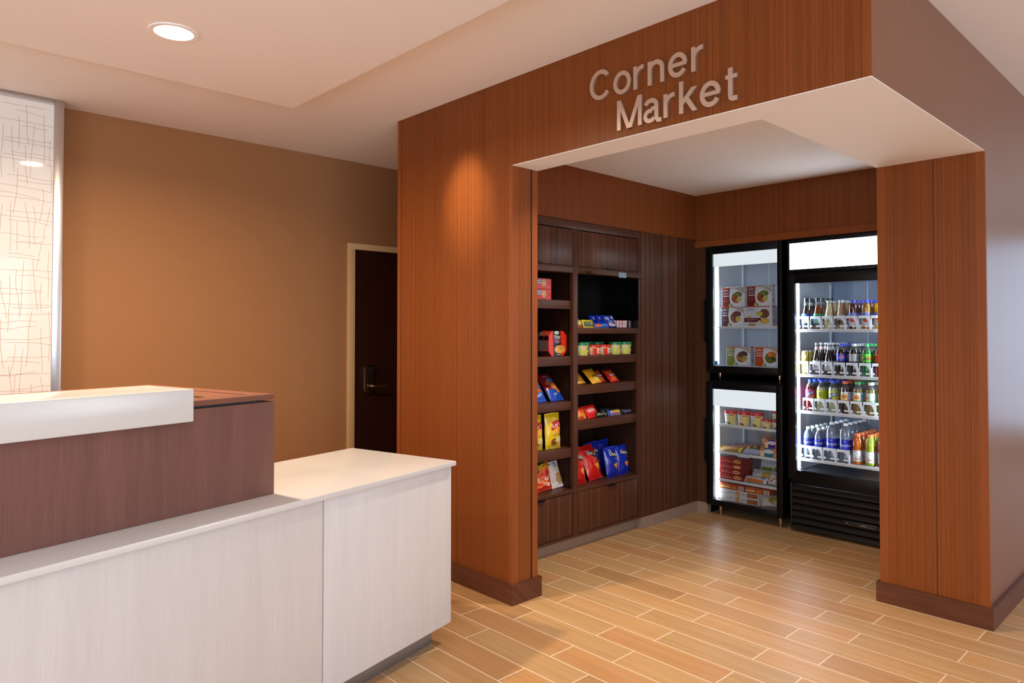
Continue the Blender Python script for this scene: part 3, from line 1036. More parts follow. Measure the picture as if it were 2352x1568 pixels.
# ---- third shelf: cookie bags
ck1 = [('r', 0, 0, 1, .34, (24, 80, 190)), ('e', .45, .60, .40, .18, (206, 120, 60)), ('r', .1, .48, .9, .54, (90, 150, 215)), ('e', .35, .40, .22, .08, (196, 110, 56)), ('e', .62, .36, .2, .08, (180, 92, 44)), ('p', [(0, .78), (.3, .7), (1, .74), (1, .95), (0, .95)], (30, 100, 205)), ('t', 'AHOY', .5, .20, .08, .5, 12, WHITE)]
ck2 = [('r', 0, 0, 1, .38, (22, 74, 184)), ('t', 'chunky', .45, .86, .06, .45, 0, (240, 200, 195)), ('e', .55, .66, .32, .12, (92, 70, 52)), ('e', .52, .70, .24, .08, (58, 110, 170)), ('e', .60, .46, .26, .12, (226, 120, 62)), ('e', .60, .47, .12, .05, (236, 170, 90)), ('e', .3, .60, .16, .09, (160, 84, 40)), ('e', .78, .30, .16, .08, (206, 130, 66)), ('t', '24', .42, .20, .08, .24, 8, (200, 210, 230))]
bag_item('cookie_bag', 'blue and orange cookie bag leaning beside the pier on the third left shelf', 'bag of cookies', .13, .20, .05, (24, 84, 200), ck1, (-.60, .705, .9832), RS, R(32), 0, 'cookie bags', 1)
bag_item('cookie_bag', 'dark red and blue cookie bag leaning back, right of the blue one', 'bag of cookies', .128, .215, .05, (120, 16, 18), ck2, (-.575, .850, .9832), RS, R(38), R(-3), 'cookie bags', 2)
# ---- fourth shelf: yellow potato chip bags
YEL = (240, 206, 20)
ly = [('e', .60, .62, .36, .24, (244, 226, 120)), ('e', .60, .62, .32, .21, (240, 168, 40)), ('p', [(.24, .56), (.32, .76), (.98, .80), (.99, .62), (.62, .60), (.30, .52)], (190, 26, 28)), ('t', "Lay's", .62, .665, .15, .62, 9, WHITE),
      ('t', 'Classic', .58, .40, .06, .5, 6, (160, 130, 30)), ('e', .45, .20, .2, .1, (132, 72, 36)), ('e', .50, .23, .08, .03, (190, 130, 80)), ('e', .74, .26, .22, .1, (232, 214, 140)), ('p', [(.25, .02), (.7, .10), (.95, .20), (.9, .08), (.5, .0)], (226, 200, 120))]
bag_item('chip_bag', 'yellow potato chip bag half hidden behind the pier edge', 'bag of chips', .140, .226, .06, YEL, ly, (-.60, .660, .6752), RS, R(4), R(1), 'yellow potato chip bags', 3, .007)
bag_item('chip_bag', 'yellow potato chip bag standing fully in view on the fourth left shelf', 'bag of chips', .140, .232, .06, YEL, ly, (-.575, .803, .6752), RS, R(3), R(0), 'yellow potato chip bags', 4, .007)
# ---- bottom left: cheese puffs, white snack bag
chf = [('p', [(0, .98), (1, .92), (1, .66), (.55, .60), (0, .52)], (236, 110, 24)), ('p', [(-.0, .58), (.22, .56), (.30, .70), (.80, .76), (.84, .94), (.5, .99), (0, .90)], (30, 22, 16)), ('t', 'Cheetos', .42, .79, .22, .72, 5, (238, 196, 40)),
       ('e', .40, .42, .18, .06, (236, 120, 70)), ('e', .62, .36, .16, .06, (240, 190, 170)), ('e', .3, .30, .17, .05, (246, 140, 80)), ('e', .55, .22, .2, .06, (246, 160, 110)), ('e', .72, .17, .13, .06, (220, 212, 210)), ('e', .22, .16, .16, .05, (240, 110, 70)), ('e', .12, .38, .10, .07, (205, 190, 180)), ('e', .8, .45, .1, .05, (226, 150, 110))]
bag_item('cheese_snack_bag', 'orange and red cheese snack bag standing at the lower left', 'bag of chips', .158, .205, .06, (222, 44, 18), chf, (-.59, .735, .4022), RS, R(13), R(-3), None, 5)
qf = [('r', .1, .88, .24, .95, (90, 96, 110)), ('e', .62, .9, .16, .07, (170, 165, 170)), ('r', .5, .785, .78, .815, (40, 36, 40)), ('r', .36, .68, .9, .72, (222, 200, 170)), ('r', .3, .62, .75, .65, (214, 206, 200)), ('r', .04, .0, .10, 1, (232, 214, 180)),
      ('p', [(.42, .50), (.74, .55), (.95, .42), (.97, .24), (.68, .10), (.40, .26)], (196, 146, 84)), ('p', [(.48, .46), (.72, .50), (.88, .40), (.88, .28), (.66, .17), (.48, .28)], (208, 164, 104))]
bag_item('rice_snack_bag', 'white snack bag with a golden rice cake, leaning at the lower left', 'bag of snacks', .108, .175, .035, (232, 228, 228), qf, (-.60, .878, .4022), RS, R(18), R(-3), None, 6)
bag_item('rice_snack_bag', 'dark snack bag in the shadow behind the white rice cake bag', 'bag of snacks', .12, .18, .035, (26, 30, 30), (), (-.70, .80, .4022), RS, R(6), R(-8), None, 7)  # near-black colour stands in for the shade deep on the shelf

# ---- right bay, upper shelf: granola bars, toaster pastries, small red boxes
gr1 = [('r', 0, .0, 1, .4, (196, 116, 60)), ('e', .5, .55, .4, .2, (238, 226, 170)), ('e', .3, .2, .2, .12, (150, 78, 40)), ('e', .7, .18, .2, .12, (170, 92, 48)), ('t', 'Nut', .5, .55, .2, .4, 0, (150, 110, 50))]
gr2 = [('r', .08, .14, .66, .68, (30, 56, 56)), ('t', 'GREEN', .36, .5, .14, .46, 0, (150, 200, 190)), ('t', 'VALLEY', .36, .3, .12, .46, 0, (150, 190, 180)), ('p', [(.66, .7), (.9, .95), (.92, .5)], (120, 170, 50)), ('e', .8, .3, .12, .2, (150, 84, 46))]
bag_item('granola_bar', 'yellow granola bar pack lying uppermost on the small pile', 'granola bar', .10, .035, .016, (232, 190, 60), gr1, (-.60, 1.035, 1.523), RS, R(20), 0, 'granola bar packs', 8, .002)
bag_item('granola_bar', 'cream and brown granola bar pack under the yellow one', 'granola bar', .13, .055, .02, (236, 214, 130), gr1, (-.575, 1.045, 1.4702), RS, R(20), 0, 'granola bar packs', 9, .002)
bag_item('granola_bar', 'yellow and green granola bar pack with a dark label', 'granola bar', .115, .058, .02, (226, 206, 60), gr2, (-.56, 1.152, 1.4702), RS, R(20), 0, 'granola bar packs', 10, .002)
pt = [('e', .40, .74, .22, .13, (200, 205, 225)), ('t', 'Pop', .44, .76, .14, .3, 0, (40, 60, 160)), ('p', [(.22, .46), (.6, .60), (.95, .50), (.8, .42), (.5, .44)], (100, 160, 220)), ('p', [(.25, .12), (.4, .42), (.66, .36), (.95, .2), (.8, .04), (.35, .04)], (214, 192, 176)), ('p', [(.18, .5), (.34, .66), (.38, .62), (.22, .46)], (76, 44, 26)), ('r', .80, .72, .94, .90, (210, 215, 225)), ('r', .965, 0, 1, 1, (190, 205, 235))]
for i, (y, x, lab) in enumerate(((1.400, -.560, 'blue toaster pastry pack in front, slanting right, pale pastry on it'), (1.368, -.588, 'blue toaster pastry pack second from the front of the slanting row'), (1.335, -.616, 'blue toaster pastry pack at the back of the slanting row'))):
    box_item('toaster_pastry_pack', lab, 'toaster pastries', .118, .016, .098, (24, 50, 190), pt, loc=(x, y, 1.4702 + .0), rot=(Matrix.Rotation(RS, 4, 'Z') @ Matrix.Rotation(R(-33), 4, 'X') @ Matrix.Rotation(R(0), 4, 'Y')).to_euler(), group='toaster pastry packs')
bag_item('granola_bar', 'flat blue and orange bar pack lying below the toaster pastries', 'granola bar', .15, .034, .02, (44, 110, 200), [('r', .05, .1, .35, .8, (226, 100, 60)), ('r', .5, .5, .95, .8, (90, 160, 220))], (-.545, 1.275, 1.4702), RS, R(25), 0, 'granola bar packs', 12, .002)
rb = [('r', .06, .06, .94, .94, (226, 206, 206)), ('t', 'KODIAK', .5, .55, .24, .7, 0, (150, 120, 110)), ('r', .4, .2, .5, .3, (60, 60, 66))]
for i in range(4):
    box_item('snack_box', ['small red box with a cream label facing out, first of a row of four', 'small red box second in the row of four, edge on', 'small red box third in the row of four, edge on', 'small red box at the far left end of the row of four'][i], 'box of snacks', .082, .02, .056, (160, 26, 36), rb, loc=(-.57 - i * .006, 1.574 - i * .027, 1.4702), rotz=RS - R(10), group='small red boxes')
box_item('snack_box', 'black snack box beside the red ones at the right end of the upper shelf', 'box of snacks', .06, .05, .055, (22, 24, 26), (), loc=(-.58, 1.607, 1.4702), rotz=RS)

# ---- second shelf: microwave cups
gG = [('r', 0, 0, 1, 1, (196, 206, 70)), ('r', .1, .42, .34, .86, (214, 190, 190)), ('p', [(.60, .40), (.70, .30), (1, .62), (1, .92), (.6, .92)], (40, 92, 56)), ('t', 'Mac', .80, .72, .14, .28, 0, WHITE), ('e', .8, .16, .34, .26, (236, 220, 190)), ('e', .82, .15, .28, .2, (206, 112, 48)), ('r', .7, .04, .9, .14, (70, 140, 60))]
gR = [('r', 0, 0, 1, .78, (216, 44, 22)), ('r', 0, .66, 1, .82, (236, 160, 100)), ('p', [(.40, .70), (.78, .70), (.86, .5), (.76, .06), (.44, .06), (.34, .5)], (238, 214, 186)), ('e', .6, .72, .1, .08, (90, 140, 60)), ('t', 'Chef', .6, .42, .14, .3, 0, (120, 40, 30)), ('e', .6, .12, .14, .1, (196, 84, 50))]
GL, RL = (16, 122, 70), (206, 34, 20)
for (y, x, c, lab) in ((1.098, -.575, 'g', 'green lidded microwave cup at the left end of the second right shelf'), (1.493, -.580, 'g', 'green lidded microwave cup right of the two red lidded cups'), (1.625, -.575, 'g', 'green lidded microwave cup at the right end of the second right shelf'),
                       (1.300, -.71, 'g', 'green lidded cup in shadow behind the left red lidded cup'), (1.43, -.71, 'g', 'green lidded cup in shadow behind the right red lidded cup'),
                       (1.225, -.578, 'r', 'red lidded pasta cup, left of the two'), (1.340, -.578, 'r', 'red lidded pasta cup, right of the two')):
    if c == 'g':
        tub_item('microwave_cup', lab, 'food cup', .046, .052, .089, (214, 208, 150), GL, gG, (x, y - (0.048 if y > 1.6 else 0.028 if y > 1.45 and x > -.6 else 0), 1.2802), RS, 'green lidded microwave cups', .020, squash=.8)
    else:
        tub_item('microwave_cup', lab, 'food cup', .046, .054, .071, (232, 196, 160), RL, gR, (x, y, 1.2802), RS, 'red lidded pasta cups', .016, squash=.8)

# ---- third shelf: small candy bags
mmf = [('t', "m&m's", .60, .46, .26, .5, 8, (70, 40, 24)), ('e', .62, .24, .3, .14, (236, 214, 90)), ('e', .5, .25, .08, .06, (190, 200, 70)), ('r', 0, .92, 1, 1, (220, 150, 20))]
skf = [('t', 'Skittles', .56, .50, .2, .7, 8, (226, 220, 226)), ('e', .5, .22, .3, .12, (206, 110, 40)), ('e', .25, .7, .12, .08, (100, 150, 60)), ('e', .68, .76, .1, .07, (240, 200, 60))]
bag_item('candy_bag', 'yellow candy bag with red and cream print at the far left of the candy shelf', 'candy', .10, .11, .024, (224, 160, 40), [('r', 0, 0, 1, .6, (130, 26, 20)), ('t', 'nut', .5, .4, .2, .6, 0, (230, 90, 110)), ('r', 0, 0, 1, .12, (222, 190, 120))], (-.58, 1.01, 1.0802), RS, R(48), 0, 'yellow candy bags', 21, .003)
bag_item('candy_bag', 'plain yellow candy bag squeezed between two others', 'candy', .10, .12, .024, (232, 158, 24), (), (-.60, 1.118, 1.0802), RS, R(44), R(-5), 'yellow candy bags', 22, .003)
bag_item('candy_bag', 'yellow candy bag with dark lettering, frontmost of the yellow three', 'candy', .112, .125, .026, (240, 172, 30), mmf, (-.565, 1.245, 1.0802), RS, R(44), R(-5), 'yellow candy bags', 23, .003)
bag_item('candy_bag', 'red candy bag partly behind the frontmost yellow candy bag', 'candy', .085, .11, .024, (196, 24, 18), skf, (-.60, 1.352, 1.0802), RS, R(44), R(-5), 'red candy bags', 24, .003)
bag_item('candy_bag', 'red candy bag with pale lettering at the right end of the candies', 'candy', .105, .115, .026, (206, 22, 16), skf, (-.565, 1.450, 1.0802), RS, R(46), R(-5), 'red candy bags', 25, .003)

# ---- fourth shelf: candy bars
bag_item('candy_bar', 'orange peanut cup pack at the left end of the candy bar shelf', 'candy bar', .125, .088, .024, (240, 92, 26), [('t', "Reese's", .52, .38, .30, .86, 4, (246, 206, 40)), ('r', .1, .08, .8, .13, (80, 40, 20)), ('e', .85, .16, .1, .1, (246, 150, 110)), ('r', 0, .86, 1, 1, (190, 40, 20))], (-.563, 1.068, .8432), RS, R(28), 0, 'candy bars', 31, .002)
bag_item('candy_bar', 'bright red wafer bar pack with white lettering', 'candy bar', .125, .092, .024, (226, 22, 14), [('e', .5, .55, .36, .24, (238, 120, 100)), ('e', .5, .55, .33, .21, (214, 24, 18)), ('t', 'KitKat', .46, .58, .26, .58, 6, WHITE)], (-.563, 1.203, .8432), RS, R(30), R(-4), 'candy bars', 32, .002)
bag_item('candy_bar', 'dark wrapped bar with pale green lettering', 'candy bar', .125, .036, .024, (32, 30, 26), [('t', 'MilkyWay', .5, .5, .62, .82, 0, (150, 165, 130))], (-.555, 1.285, .8432), RS, R(20), 0, 'candy bars', 33, .0015)
bag_item('candy_bar', 'silver and blue bar with red lettering on a yellow corner', 'candy bar', .138, .038, .026, (160, 165, 205), [('p', [(.35, .6), (.42, 1), (1, 1), (1, .5)], (232, 196, 40)), ('r', 0, 0, .14, 1, (60, 80, 170)), ('t', 'Butter', .56, .38, .4, .68, 2, (196, 36, 40))], (-.553, 1.425, .8432), RS, R(20), 0, 'candy bars', 34, .0015)
bag_item('candy_bar', 'dark bar with violet lettering at the right end of the bar shelf', 'candy bar', .125, .038, .026, (40, 30, 36), [('t', 'Snickers', .58, .55, .55, .75, 3, (120, 116, 190))], (-.553, 1.565, .8432), RS, R(20), 0, 'candy bars', 35, .0015)
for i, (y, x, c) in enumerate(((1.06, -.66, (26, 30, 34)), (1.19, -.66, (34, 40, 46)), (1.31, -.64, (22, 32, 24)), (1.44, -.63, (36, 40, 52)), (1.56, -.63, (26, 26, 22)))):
    bag_item('candy_bar', ['dark wrapped bar lying behind the orange pack', 'dark wrapped bar lying behind the red wafer pack', 'dark green wrapped bar lying behind the pale green lettered one', 'dark blue wrapped bar lying behind the silver one', 'dark wrapped bar lying behind the violet lettered one'][i], 'candy bar', .12, .05, .05, c, (), (x, y, .8432), RS, R(30), 0, 'dark candy bars at the back', 40 + i, .003)  # plain dark colours carry the shade over these rear bars

# ---- bottom right: tortilla chip bags
BLU, RED = (14, 40, 168), (196, 22, 20)
def dor(col, word):
    return [('p', [(.30, .86), (.98, .70), (.80, .60), (.60, .64), (.36, .70)], (24, 20, 24)), ('t', word, .62, .74, .12, .66, -10, (236, 230, 222)), ('p', [(.60, .63), (.80, .60), (.72, .50)], (226, 150, 40)), ('p', [(.64, .61), (.76, .595), (.71, .535)], col),
            ('p', [(.42, .40), (.84, .46), (.70, .22)], (236, 146, 50)), ('p', [(.84, .42), (.97, .38), (.92, .22)], (224, 130, 44))]
bag_item('tortilla_chip_bag', 'red tortilla chip bag partly hidden by the cabinet stile', 'bag of chips', .135, .245, .07, RED, dor(RED, 'Doritos'), (-.575, 1.070, .4012), RS, R(13), R(-1), 'tortilla chip bags', 51, .011)
bag_item('tortilla_chip_bag', 'red tortilla chip bag second from the left, leaning right', 'bag of chips', .150, .245, .07, RED, dor(RED, 'Doritos'), (-.590, 1.262, .4012), RS, R(22), R(-4), 'tortilla chip bags', 52, .011)
bag_item('tortilla_chip_bag', 'blue tortilla chip bag in front, beside the red one', 'bag of chips', .134, .212, .06, BLU, dor(BLU, 'Doritos'), (-.575, 1.432, .4012), RS, R(9), R(-2), 'tortilla chip bags', 53, .010)
bag_item('tortilla_chip_bag', 'blue tortilla chip bag furthest right on the bottom shelf', 'bag of chips', .132, .212, .06, BLU, dor(BLU, 'Doritos'), (-.585, 1.568, .4012), RS, R(9), R(-1), 'tortilla chip bags', 54, .010)
for i, (y, x) in enumerate(((1.10, -.80), (1.262, -.80), (1.372, -.700), (1.525, -.72))):
    bag_item('tortilla_chip_bag', ['blue tortilla chip bag in shadow behind the first red bag', 'blue tortilla chip bag in shadow behind the second red bag', 'blue tortilla chip bag peeking out between the red and blue bags in front', 'blue tortilla chip bag in shadow behind the front blue bag'][i], 'bag of chips', .15, .235, .07, BLU, dor(BLU, 'Doritos') if i == 2 else (), (x, y, .4012), RS, R(6), R(-5), 'tortilla chip bags', 60 + i, .006)

# ------------------------------------------------------------------ stacked glass door freezer (two units) and big drinks cooler
YF = 2.395
def fridge_shell(t, x0, x1, y0, y1, z0, z1, ix0, ix1, iz0, iz1, iy1, backm, botm):
    """black shell round a white liner, open at the front"""
    p = Part()
    p.box(x0, ix0 - .012, y0, y1, z0, z1, M_BLACK).box(ix1 + .012, x1, y0, y1, z0, z1, M_BLACK)
    p.box(ix0 - .012, ix1 + .012, y0, y1, iz1 + .012, z1, M_BLACK).box(ix0 - .012, ix1 + .012, y0, y1, z0, iz0 - .012, M_BLACK)
    p.box(ix0 - .012, ix1 + .012, iy1 + .012, y1, iz0 - .012, iz1 + .012, M_BLACK)
    p.build('cabinet_body', t)
    p = Part()
    p.box(ix0 - .011, ix0, y0 + .001, iy1 + .011, iz0 - .011, iz1 + .011, M_LINER).box(ix1, ix1 + .011, y0 + .001, iy1 + .011, iz0 - .011, iz1 + .011, M_LINER)
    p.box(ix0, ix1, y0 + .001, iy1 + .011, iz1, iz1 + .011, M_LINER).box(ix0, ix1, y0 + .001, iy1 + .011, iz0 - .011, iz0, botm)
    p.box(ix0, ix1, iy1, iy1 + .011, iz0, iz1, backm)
    # shelf standards with slots, back seams
    for xx in (ix0 + .0005, ix1 - .0125):
        for yy in (y0 + .05, iy1 - .05):
            p.box(xx, xx + .012, yy, yy + .015, iz0 + .01, iz1 - .02, M_WIRE)
    for k in range(int((iz1 - iz0 - .06) / .02)):
        z = iz0 + .03 + k * .02
        p.box(ix0 + .0126, ix0 + .0132, y0 + .055, y0 + .060, z, z + .008, M_STEEL_D)
    p.box((ix0 * .6 + ix1 * .4) - .002, (ix0 * .6 + ix1 * .4) + .002, iy1 - .002, iy1, iz0, iz1, M_WIRE)
    p.build('liner', t)

def door_frame(t, x0, x1, z0, z1, gx0, gx1, gz0, gz1, y0, y1):
    p = Part()
    p.box(x0, gx0, y0, y1, z0, z1, M_BLACK, .002).box(gx1, x1, y0, y1, z0, z1, M_BLACK, .002)
    p.box(gx0, gx1, y0, y1, gz1, z1, M_BLACK, .002).box(gx0, gx1, y0, y1, z0, gz0, M_BLACK, .002)
    e = .008
    p.box(gx0 - .004, gx0, y0 - .003, y0, gz0, gz1, M_BLACK_G).box(gx1, gx1 + .004, y0 - .003, y0, gz0, gz1, M_BLACK_G)
    d = p.build('door', t)
    Part().box(gx0 + .0003, gx1 - .0003, y0 + .012, y0 + .017, gz0 + .0003, gz1 - .0003, M_GLASS).build('glass_pane', d)
    return d

def wire_shelf(t, x0, x1, y0, y1, z, front=.018, n=34, tags=True):
    p = Part()
    p.box(x0, x1, y0, y0 + .004, z - front, z - .003, M_WIRE)
    p.box(x0, x1, y0 - .001, y0 + .005, z - .004, z, M_WIRE)
    for k in range(n):
        xx = x0 + (x1 - x0) * (k + .5) / n
        p.box(xx - .0016, xx + .0016, y0 + .004, y1, z - .005, z - .001, M_WIRE)
        if tags:
            p.box(xx - .0035, xx + .0035, y0 - .0015, y0, z - .012, z - .009, M_STEEL_D)
    for yy in (y0 + .15, y0 + .3, y1 - .01):
        p.box(x0, x1, yy, yy + .005, z - .009, z - .005, M_WIRE)
    return p.build('shelf', t)

def cone_foot(p, x, y, z0, z1, r=.014):
    p.lathe([(r * .55, z0), (r * .75, z0 + .006), (r * .55, z0 + .012), (r * .8, z0 + .016), (r, z1 - .004), (r, z1)], 14, M_CHROME, M=Matrix.Translation((x, y, 0)))

SX0, SX1 = -.398, .226
IX0, IX1 = -.352, .186
up = thing('display_freezer', 'upper black glass door freezer with meal cartons, stacked on another', 'freezer', (0, 0, 1.046))
def loc(fn):
    return fn
ZU = 1.046
# children are modelled in world heights: shift the empty back to the origin for simple maths
up.location = (0, 0, 0)
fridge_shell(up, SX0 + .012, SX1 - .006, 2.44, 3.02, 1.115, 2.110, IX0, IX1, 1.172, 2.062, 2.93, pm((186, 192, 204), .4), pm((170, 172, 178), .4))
dU = door_frame(up, SX0, SX1, 1.129, 2.1155, -.342, .195, 1.174, 2.056, YF, YF + .042)
Part().box(-.3415, .1945, YF + .022, YF + .026, 1.956, 2.0555, M_HEADLIGHT).build('lit_header', up)
Part().box(-.4125, -.399, YF - .012, YF + .02, 1.36, 1.70, M_BLACK, .003).build('door_pull', up)
Part().box(-.345 + .002, -.331, 2.445, 2.458, 1.19, 1.955, M_TUBE_S).build('light_tube', up)
wire_shelf(up, -.345, .180, 2.452, 2.92, 1.485)
wire_shelf(up, -.345, .180, 2.452, 2.92, 1.1785, tags=False)
Part().box(-.333, -.305, YF + .0105, YF + .0118, 1.181, 1.212, pm((40, 130, 190), .5)).build('sticker', dU)
p = Part()
p.tube([(.11, 2.70, 2.06), (.115, 2.69, 1.99), (.128, 2.68, 1.93)], .006, M_STEEL).tube([(.128, 2.68, 1.935), (.129, 2.68, 1.89)], .009, pm((70, 74, 78), .5))
p.build('thermometer_probe', up)
for x, y in ((-.312, 2.437 + .02), (.178, 2.437 + .02), (-.312, 2.95), (.178, 2.95)):
    p = Part()
    cone_foot(p, x, y, 1.0585, 1.1148)
    p.build('foot', up)

lo = thing('display_freezer', 'lower black glass door freezer with ice cream and frozen snacks, on the floor', 'freezer', (0, 0, 0))
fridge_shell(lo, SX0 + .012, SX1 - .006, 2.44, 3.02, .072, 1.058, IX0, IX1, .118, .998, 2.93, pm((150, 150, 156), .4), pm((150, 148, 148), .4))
dL = door_frame(lo, SX0 - .004, SX1 - .002, .078, 1.046, -.3475, .179, .124, .992, YF, YF + .042)
Part().box(-.347, .1785, YF + .022, YF + .026, .857, .9915, M_HEADLIGHT).build('lit_header', lo)
Part().box(-.4165, -.403, YF - .012, YF + .02, .42, .76, M_BLACK, .003).build('door_pull', lo)
Part().box(-.345 + .002, -.331, 2.445, 2.458, .13, .855, M_TUBE_S).build('light_tube', lo)
for z in (.713, .500, .285):
    wire_shelf(lo, -.345, .180, 2.452, 2.92, z)
Part().box(-.163, -.065, 2.448, 2.4505, .474, .500, pm((205, 212, 225), .4)).build('price_strip', lo)
for x, y in ((-.312, 2.4375 + .018), (.178, 2.4375 + .018), (-.312, 2.95), (.178, 2.95)):
    p = Part()
    cone_foot(p, x, y, 0, .0718)
    p.build('foot', lo)

# drinks cooler
CX0, CX1 = .262, 1.012
KX0, KX1 = .302, .972
co = thing('drinks_cooler', 'big black glass door drinks cooler with a lit white header', 'fridge', (0, 0, 0))
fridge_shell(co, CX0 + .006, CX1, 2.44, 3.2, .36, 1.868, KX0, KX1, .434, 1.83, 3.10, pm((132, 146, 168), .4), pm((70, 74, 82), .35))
p = Part()
p.box(CX0 + .006, .2835, YF + .005, 3.2, 1.869, 2.112, M_BLACK, .001).box(.985, CX1, YF + .005, 3.2, 1.869, 2.112, M_BLACK, .001)
p.box(.2835, .985, YF + .005, 3.2, 2.0835, 2.112, M_BLACK, .001).box(.2835, .985, YF + .005, 3.2, 1.869, 1.894, M_BLACK, .001)
p.box(.2835, .985, YF + .06, 3.2, 1.894, 2.0835, M_BLACK)
p.build('header_frame', co)
Part().box(.284, .9845, YF + .012, YF + .02, 1.8945, 2.083, M_SIGNLIGHT).build('lit_header', co)
dC = door_frame(co, CX0 + .004, CX1 - .002, .384, 1.856, .3195, .958, .449, 1.791, YF, YF + .042)
Part().box(.972, .986, YF - .03, YF - .016, .8, 1.4, M_BLACK, .004).build('door_pull', co)
Part().box(.3035, .320, 2.443, 2.458, .455, 1.80, M_TUBE).build('light_tube', co)
Part().box(.958, .971, 2.443, 2.458, .455, 1.80, M_TUBE).build('light_tube', co)
for z in (1.4615, 1.136, .872, .529):
    wire_shelf(co, .309, .966, 2.466, 3.09, z, .020, 40)
p = Part()
p.box(.275, 1.006, YF + .05, 3.2, .016, .359, M_BLACK)
p.box(.275, .290, YF + .012, YF + .05, .016, .355, M_GRILL).box(.985, 1.006, YF + .012, YF + .05, .016, .355, M_GRILL)
for k in range(7):
    z0 = .022 + k * .047
    p.prism([(YF + .049, z0 + .03), (YF + .016, z0), (YF + .012, z0 + .006), (YF + .012, z0 + .014), (YF + .049, z0 + .044)], 'x', .2905, .9845, M_GRILL)
p.build('louvre_grille', co)
p = Part()
p.box(.655, .864, YF + .006, YF + .0115, .124, .152, pm((90, 84, 80), .35, .8), .001)
p.box(.658, .861, YF + .0052, YF + .006, .1275, .1495, pm((16, 16, 18), .3))
bd = [('r', .055, .28, .10, .72, (70, 80, 100)), ('e', .077, .5, .02, .15, (150, 158, 175)), ('r', .2, .2, .204, .8, (60, 60, 60)), ('r', .2, .2, .205, .85, (70, 74, 80)), ('t', 'true', .62, .58, .3, .14, 0, (190, 170, 155)), ('r', .42, .32, .93, .38, (190, 168, 152)), ('r', .5, .14, .9, .24, (90, 66, 52))]
p.decal(bd, .203, .022, lambda x, y, o: Vector((.658 + x, YF + .0051 - o, .1275 + y)))
p.build('badge', co)
for x in (.30, .98):
    for y in (YF + .1, 3.1):
        p = Part()
        cone_foot(p, x, y, 0, .016, .02)
        p.build('foot', co)
p = Part()
p.tube([(.80, 2.9, 1.83), (.805, 2.89, 1.79), (.815, 2.88, 1.76)], .006, M_STEEL).tube([(.815, 2.88, 1.762), (.816, 2.88, 1.72)], .009, pm((60, 60, 60), .5))
p.build('thermometer_probe', co)

# ------------------------------------------------------------------ frozen meals
def meal(col, dish=((160, 84, 50), (120, 130, 60), (214, 206, 130))):
    rq = random.Random(sum(col))
    bits = []
    for q in range(22):
        an, rad_ = rq.uniform(0, 6.28), rq.uniform(0, .9)
        px, py = .63 + .19 * rad_ * math.cos(an), .47 + .28 * rad_ * math.sin(an)
        src = dish[1] if py > .52 else dish[0]
        kf = rq.uniform(.6, 1.45)
        bits.append(('e', px, py, rq.uniform(.02, .05), rq.uniform(.03, .06), tuple(min(255, int(v * kf)) for v in src)))
    return [('r', 0, 0, 1, 1, (222, 226, 234)), ('p', [(.02, 0), (.33, 0), (.36, .25), (.32, .6), (.36, .97), (.02, .97)], col), ('r', 0, .955, .62, 1, (212, 92, 40)), ('p', [(.62, 1), (.98, 1), (.98, .66), (.80, .78), (.60, .90)], (190, 178, 168)),
            ('e', .66, .44, .32, .40, (236, 238, 242)), ('e', .62, .45, .20, .28, dish[0]), ('e', .70, .62, .18, .16, dish[1]), ('e', .58, .34, .13, .15, tuple(min(255, int(v * 1.15)) for v in dish[0])), *bits, ('e', .76, .38, .115, .145, dish[2]), ('e', .74, .40, .06, .08, tuple(max(0, v - 16) for v in dish[2])),
            ('t', 'LUVO', .18, .84, .10, .24, 0, WHITE), ('r', .14, .91, .20, .92, WHITE), ('r', .08, .70, .30, .72, (226, 214, 214)), ('r', .08, .655, .28, .675, (226, 214, 214)), ('r', .08, .53, .30, .58, (236, 232, 232)),
            ('r', .08, .42, .30, .43, (200, 150, 140)), ('r', .08, .34, .30, .35, (200, 150, 140)), ('r', .08, .27, .28, .28, (200, 150, 140)), ('p', [(.34, .03), (.50, .03), (.44, .14), (.36, .18)], (90, 110, 60)), ('e', .36, .08, .05, .07, (226, 206, 120))]
MSIDE = [('r', 0, .94, 1, 1, (206, 90, 40)), ('r', .3, .2, .7, .34, (120, 130, 150)), ('r', .2, .5, .75, .85, (198, 206, 220))]
DB, DP, DG, DO_ = (122, 34, 28), (72, 34, 52), (124, 132, 30), (196, 74, 26)
box_item('frozen_meal_box', 'brown striped meal carton, upper left of the stack in the upper freezer', 'frozen meal', .198, .05, .152, (226, 230, 236), meal(DB), MSIDE, (), (), (-.205, 2.50, 1.6382), 0, 'frozen meal cartons')
box_item('frozen_meal_box', 'brown striped meal carton, upper right of the stack in the upper freezer', 'frozen meal', .205, .05, .154, (226, 230, 236), meal(DB), MSIDE, (), (), (.012, 2.495, 1.6382), 0, 'frozen meal cartons')
box_item('frozen_meal_box', 'white meal carton hidden behind the upper left carton, top edge showing', 'frozen meal', .205, .05, .160, (206, 212, 220), (), (), [('t', 'frozen', .35, .4, .4, .5, 0, (60, 110, 130))], (), (-.205, 2.556, 1.6382), 0, 'frozen meal cartons')
box_item('frozen_meal_box', 'white meal carton behind the upper right carton, its side showing', 'frozen meal', .215, .05, .150, (214, 220, 230), (), MSIDE, (), (), (.04, 2.553, 1.6382), 0, 'frozen meal cartons')
box_item('frozen_meal_box', 'plum striped meal carton, lower left of the stack in the upper freezer', 'frozen meal', .200, .05, .1525, (226, 230, 236), meal(DP, ((150, 80, 54), (110, 60, 60), (220, 200, 100))), MSIDE, (), (), (-.214, 2.498, 1.4852), 0, 'frozen meal cartons')
